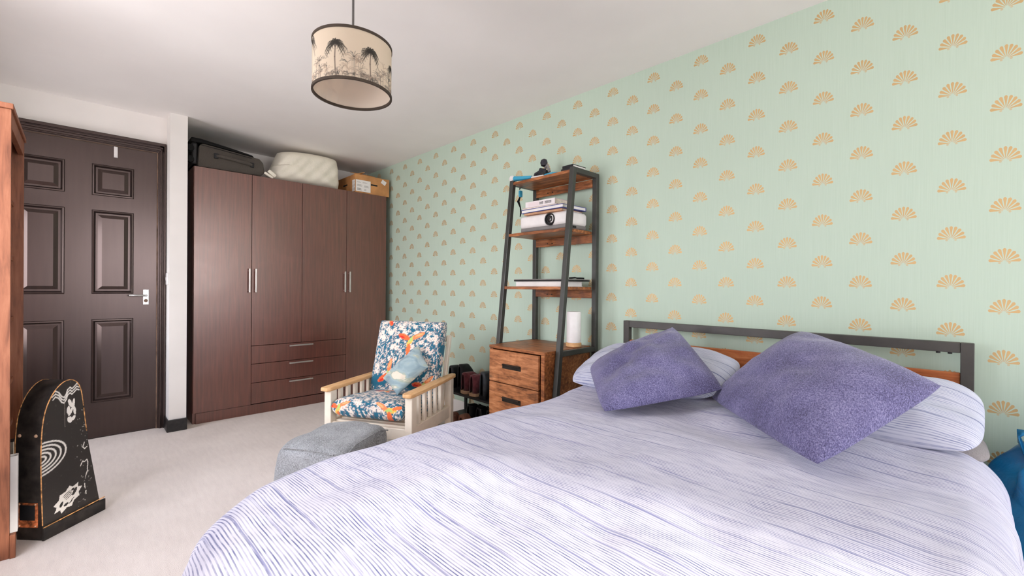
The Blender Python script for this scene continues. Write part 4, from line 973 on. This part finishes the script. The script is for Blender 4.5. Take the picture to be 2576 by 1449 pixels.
for lo, hi in (((-.008, -.10, 0), (.008, .06, .025)), ((-.008, -.10, .175), (.008, .06, .20)), ((-.008, -.10, .025), (.008, -.075, .175)), ((-.008, .035, .025), (.008, .06, .175))): f.box(lo, hi, .001)
f.build('moulding', M['book_grey'], pf_); MB().box((-.004, -.075, .025), (.004, .035, .175)).build('pane', M['lens_glass'], pf_)
book('box_file', (-2.93, -.31, .0705), (.05, .22, .29), 0, 'black_plastic', 'black box file upright on the bottom shelf of the bookcase', 'box file')

# ------------------------------------------------------------------ painted instrument case
FA = radians(133); fdir = Vector((cos(FA), sin(FA), 0))
ic = empty('instrument_case', (-2.626, -.101, 0), FA, 'old black instrument case with white painted doodles beside the bookcase', 'instrument case')
# local: x along the front face, y into the depth, z up
OUT = [(.0, 0), (-.002, .10), (-.006, .20), (-.009, .345), (-.006, .442), (.0, .504), (.015, .557), (.038, .601), (.069, .634), (.096, .646), (.126, .638), (.146, .610), (.155, .565), (.170, .437), (.183, .343), (.201, .246), (.226, .108), (.246, 0)]
DEP = .112
def resample(pl, n):
    p = np.array(pl); d = np.r_[0, np.cumsum(np.hypot(*np.diff(p, axis=0).T))]; s = np.linspace(0, d[-1], n)
    # smooth with catmull-like interpolation
    x = np.interp(s, d, p[:, 0]); y = np.interp(s, d, p[:, 1])
    for _ in range(6): x[1:-1] = .25*x[:-2]+.5*x[1:-1]+.25*x[2:]; y[1:-1] = .25*y[:-2]+.5*y[1:-1]+.25*y[2:]
    return np.stack([x, y], -1)
ol = resample(OUT, 90)
simple('case_hide', (46, 41, 38), .5, .35, var=.3, sc=22, bump=.2)
MB().prism([tuple(p) for p in ol], .0015, DEP, None).build('body', M['case_hide'], ic, smooth=True)
# front face with painted marks
cv = Canvas(.27, .66, (44, 39, 36), .0013); ox_ = .015; rr = random.Random(8); WH = (226, 220, 212)
for k in range(260): cv.ell(rr.uniform(0, .27), rr.uniform(0, .66), rr.uniform(.001, .006), rr.uniform(.0008, .002), rr.choice([(58, 52, 48), (48, 43, 40), (80, 74, 68)]), rr.uniform(0, pi), .6)
for k in range(60): cv.ell(ox_+rr.gauss(.17, .022), rr.uniform(.05, .52), rr.uniform(.001, .003), rr.uniform(.001, .004), (170, 164, 156), rr.uniform(0, pi), .7)
def P_(pts): return [(a+ox_, b) for a, b in pts]
for q in range(3):                                           # wavy lines at the top
    off = -.012*q
    cv.line(P_([(.028+.004*q, .590+off*1.0), (.045, .600+off), (.058, .592+off), (.070, .572+off), (.080, .566+off), (.088, .578+off), (.094, .596+off), (.104, .604+off), (.112, .596+off), (.122, .604+off), (.132, .614+off), (.142, .608+off)]), .0045, WH)
for (a, b, rx, ry, an) in ((.105, .535, .007, .020, .35), (.118, .528, .006, .024, -.1), (.098, .506, .007, .018, 0), (.124, .498, .0055, .018, .1), (.108, .500, .006, .022, -.5), (.104, .465, .010, .014, .3), (.119, .468, .007, .012, -.6)): cv.ell(a+ox_, b, rx, ry, WH, an)   # splotch
for k, (rx, ry) in enumerate(((.098, .066), (.078, .052), (.058, .039), (.038, .026), (.020, .013))):   # nested half ovals
    pts = [(.0-.01+rx*cos(a)+.0, .335+ry*sin(a)+.13*(rx*cos(a)-.03)) for a in np.linspace(-pi/2, pi/2, 22)]
    cv.line(P_(pts), .0062, WH)
cx_, cy_ = .098, .128                                        # jagged flower
pts = []
for k in range(18):
    a = 2*pi*k/18; r0 = .058 if k % 2 == 0 else .044; x, y = r0*1.12*cos(a), r0*.80*sin(a); pts.append((cx_+ox_+x*.92-y*.1, cy_+y+x*.42))
cv.poly(pts, WH)
for (dx, dy, rx, ry, an) in ((.027, .018, .007, .017, -.5), (-.027, -.016, .006, .012, -.5), (-.008, -.024, .010, .006, .4), (.02, .030, .007, .005, .5)): cv.ell(cx_+ox_+dx, cy_+dy, rx, ry, (42, 37, 34), an)
for q in range(4): cv.line(P_([(cx_-.020+.004*q, cy_+.006-.006*q+.008), (cx_-.002+.004*q, cy_+.018-.006*q+.008), (cx_+.010+.003*q, cy_+.022-.006*q+.006)]), .003, (52, 46, 42))
for q in range(3): cv.line(P_([(cx_+.004+.006*q, cy_-.026+.006*q), (cx_+.016+.004*q, cy_-.020+.006*q)]), .003, (52, 46, 42))
cv.line(P_([(.166, .345), (.160, .325), (.168, .315), (.178, .322)]), .004, WH); cv.line(P_([(.150, .245), (.158, .262), (.168, .258), (.178, .264), (.182, .25), (.180, .21), (.172, .19)]), .004, WH)
cv.line(P_([(.082, .545), (.084, .44)]), .003, (120, 112, 104), .7); cv.line(P_([(.168, .16), (.170, .14)]), .004, WH); cv.line(P_([(.174, .125), (.175, .11)]), .004, WH)
printed('case_print', .55, 0, .35)
zz_ = np.linspace(0.001, .645, 330); lft = ol[:len(ol)//1]; ipk = int(np.argmax(ol[:, 1]))
xl = np.interp(zz_, ol[:ipk+1, 1], ol[:ipk+1, 0]); xr = np.interp(zz_, ol[ipk:, 1][::-1], ol[ipk:, 0][::-1])
Tt = np.linspace(0, 1, 130); X = xl[:, None]*(1-Tt)+xr[:, None]*Tt; Z = np.repeat(zz_[:, None], 130, 1); 
grid_obj('painted_face', np.stack([X, np.full_like(X, .0008), Z], -1), M['case_print'], ic, color=cv.sample(X+ox_, Z))['label'] = 'black front face with white painted doodles'
MB().tube([(p[0], .001, p[1]) for p in ol[4:64]], .0020, 6).build('edge_piping', M['frame_gold'], ic, smooth=True)
MB().tube([(p[0], DEP, p[1]) for p in ol[4:64]], .0020, 6).build('edge_piping', M['frame_gold'], ic, smooth=True)
MB().box((-.006, -.010, 0), (.256, -.0002, .052), .002).build('base_band', M['case_hide'], ic)
MB().tube([(-.004, -.006, .053), (.254, -.006, .060)], .0022, 6).build('band_edge', M['frame_gold'], ic)
pl_ = MB().box((-.0075, .018, .055), (-.0025, .098, .155), .001).build('corner_plate', M['rust_metal'], ic)
MB().box((-.009, .026, .085), (-.0076, .090, .147), .0005).build('plate_recess', M['black_leather'], pl_)
for y, z in ((.024, .062), (.092, .062), (.024, .150), (.092, .150)): MB().lathe([(.0035, 0), (.003, .002), (.001, .003)], (-.0078, y, z), 10, M=Matrix.Rotation(-pi/2, 4, 'Y')).build('rivet', M['sole_tan'], pl_)
for y in (.022, .092): MB().lathe([(.007, 0), (.006, .003), (.002, .005)], (-.0085, y, .43), 12, M=Matrix.Rotation(-pi/2, 4, 'Y')).build('stud', M['sole_tan'], ic)
MB().tube([(.175, .05, .42), (.198, .05, .405), (.212, .05, .37), (.212, .05, .33), (.196, .05, .29)], .011, 8).build('carry_handle', M['black_leather'], ic, smooth=True)
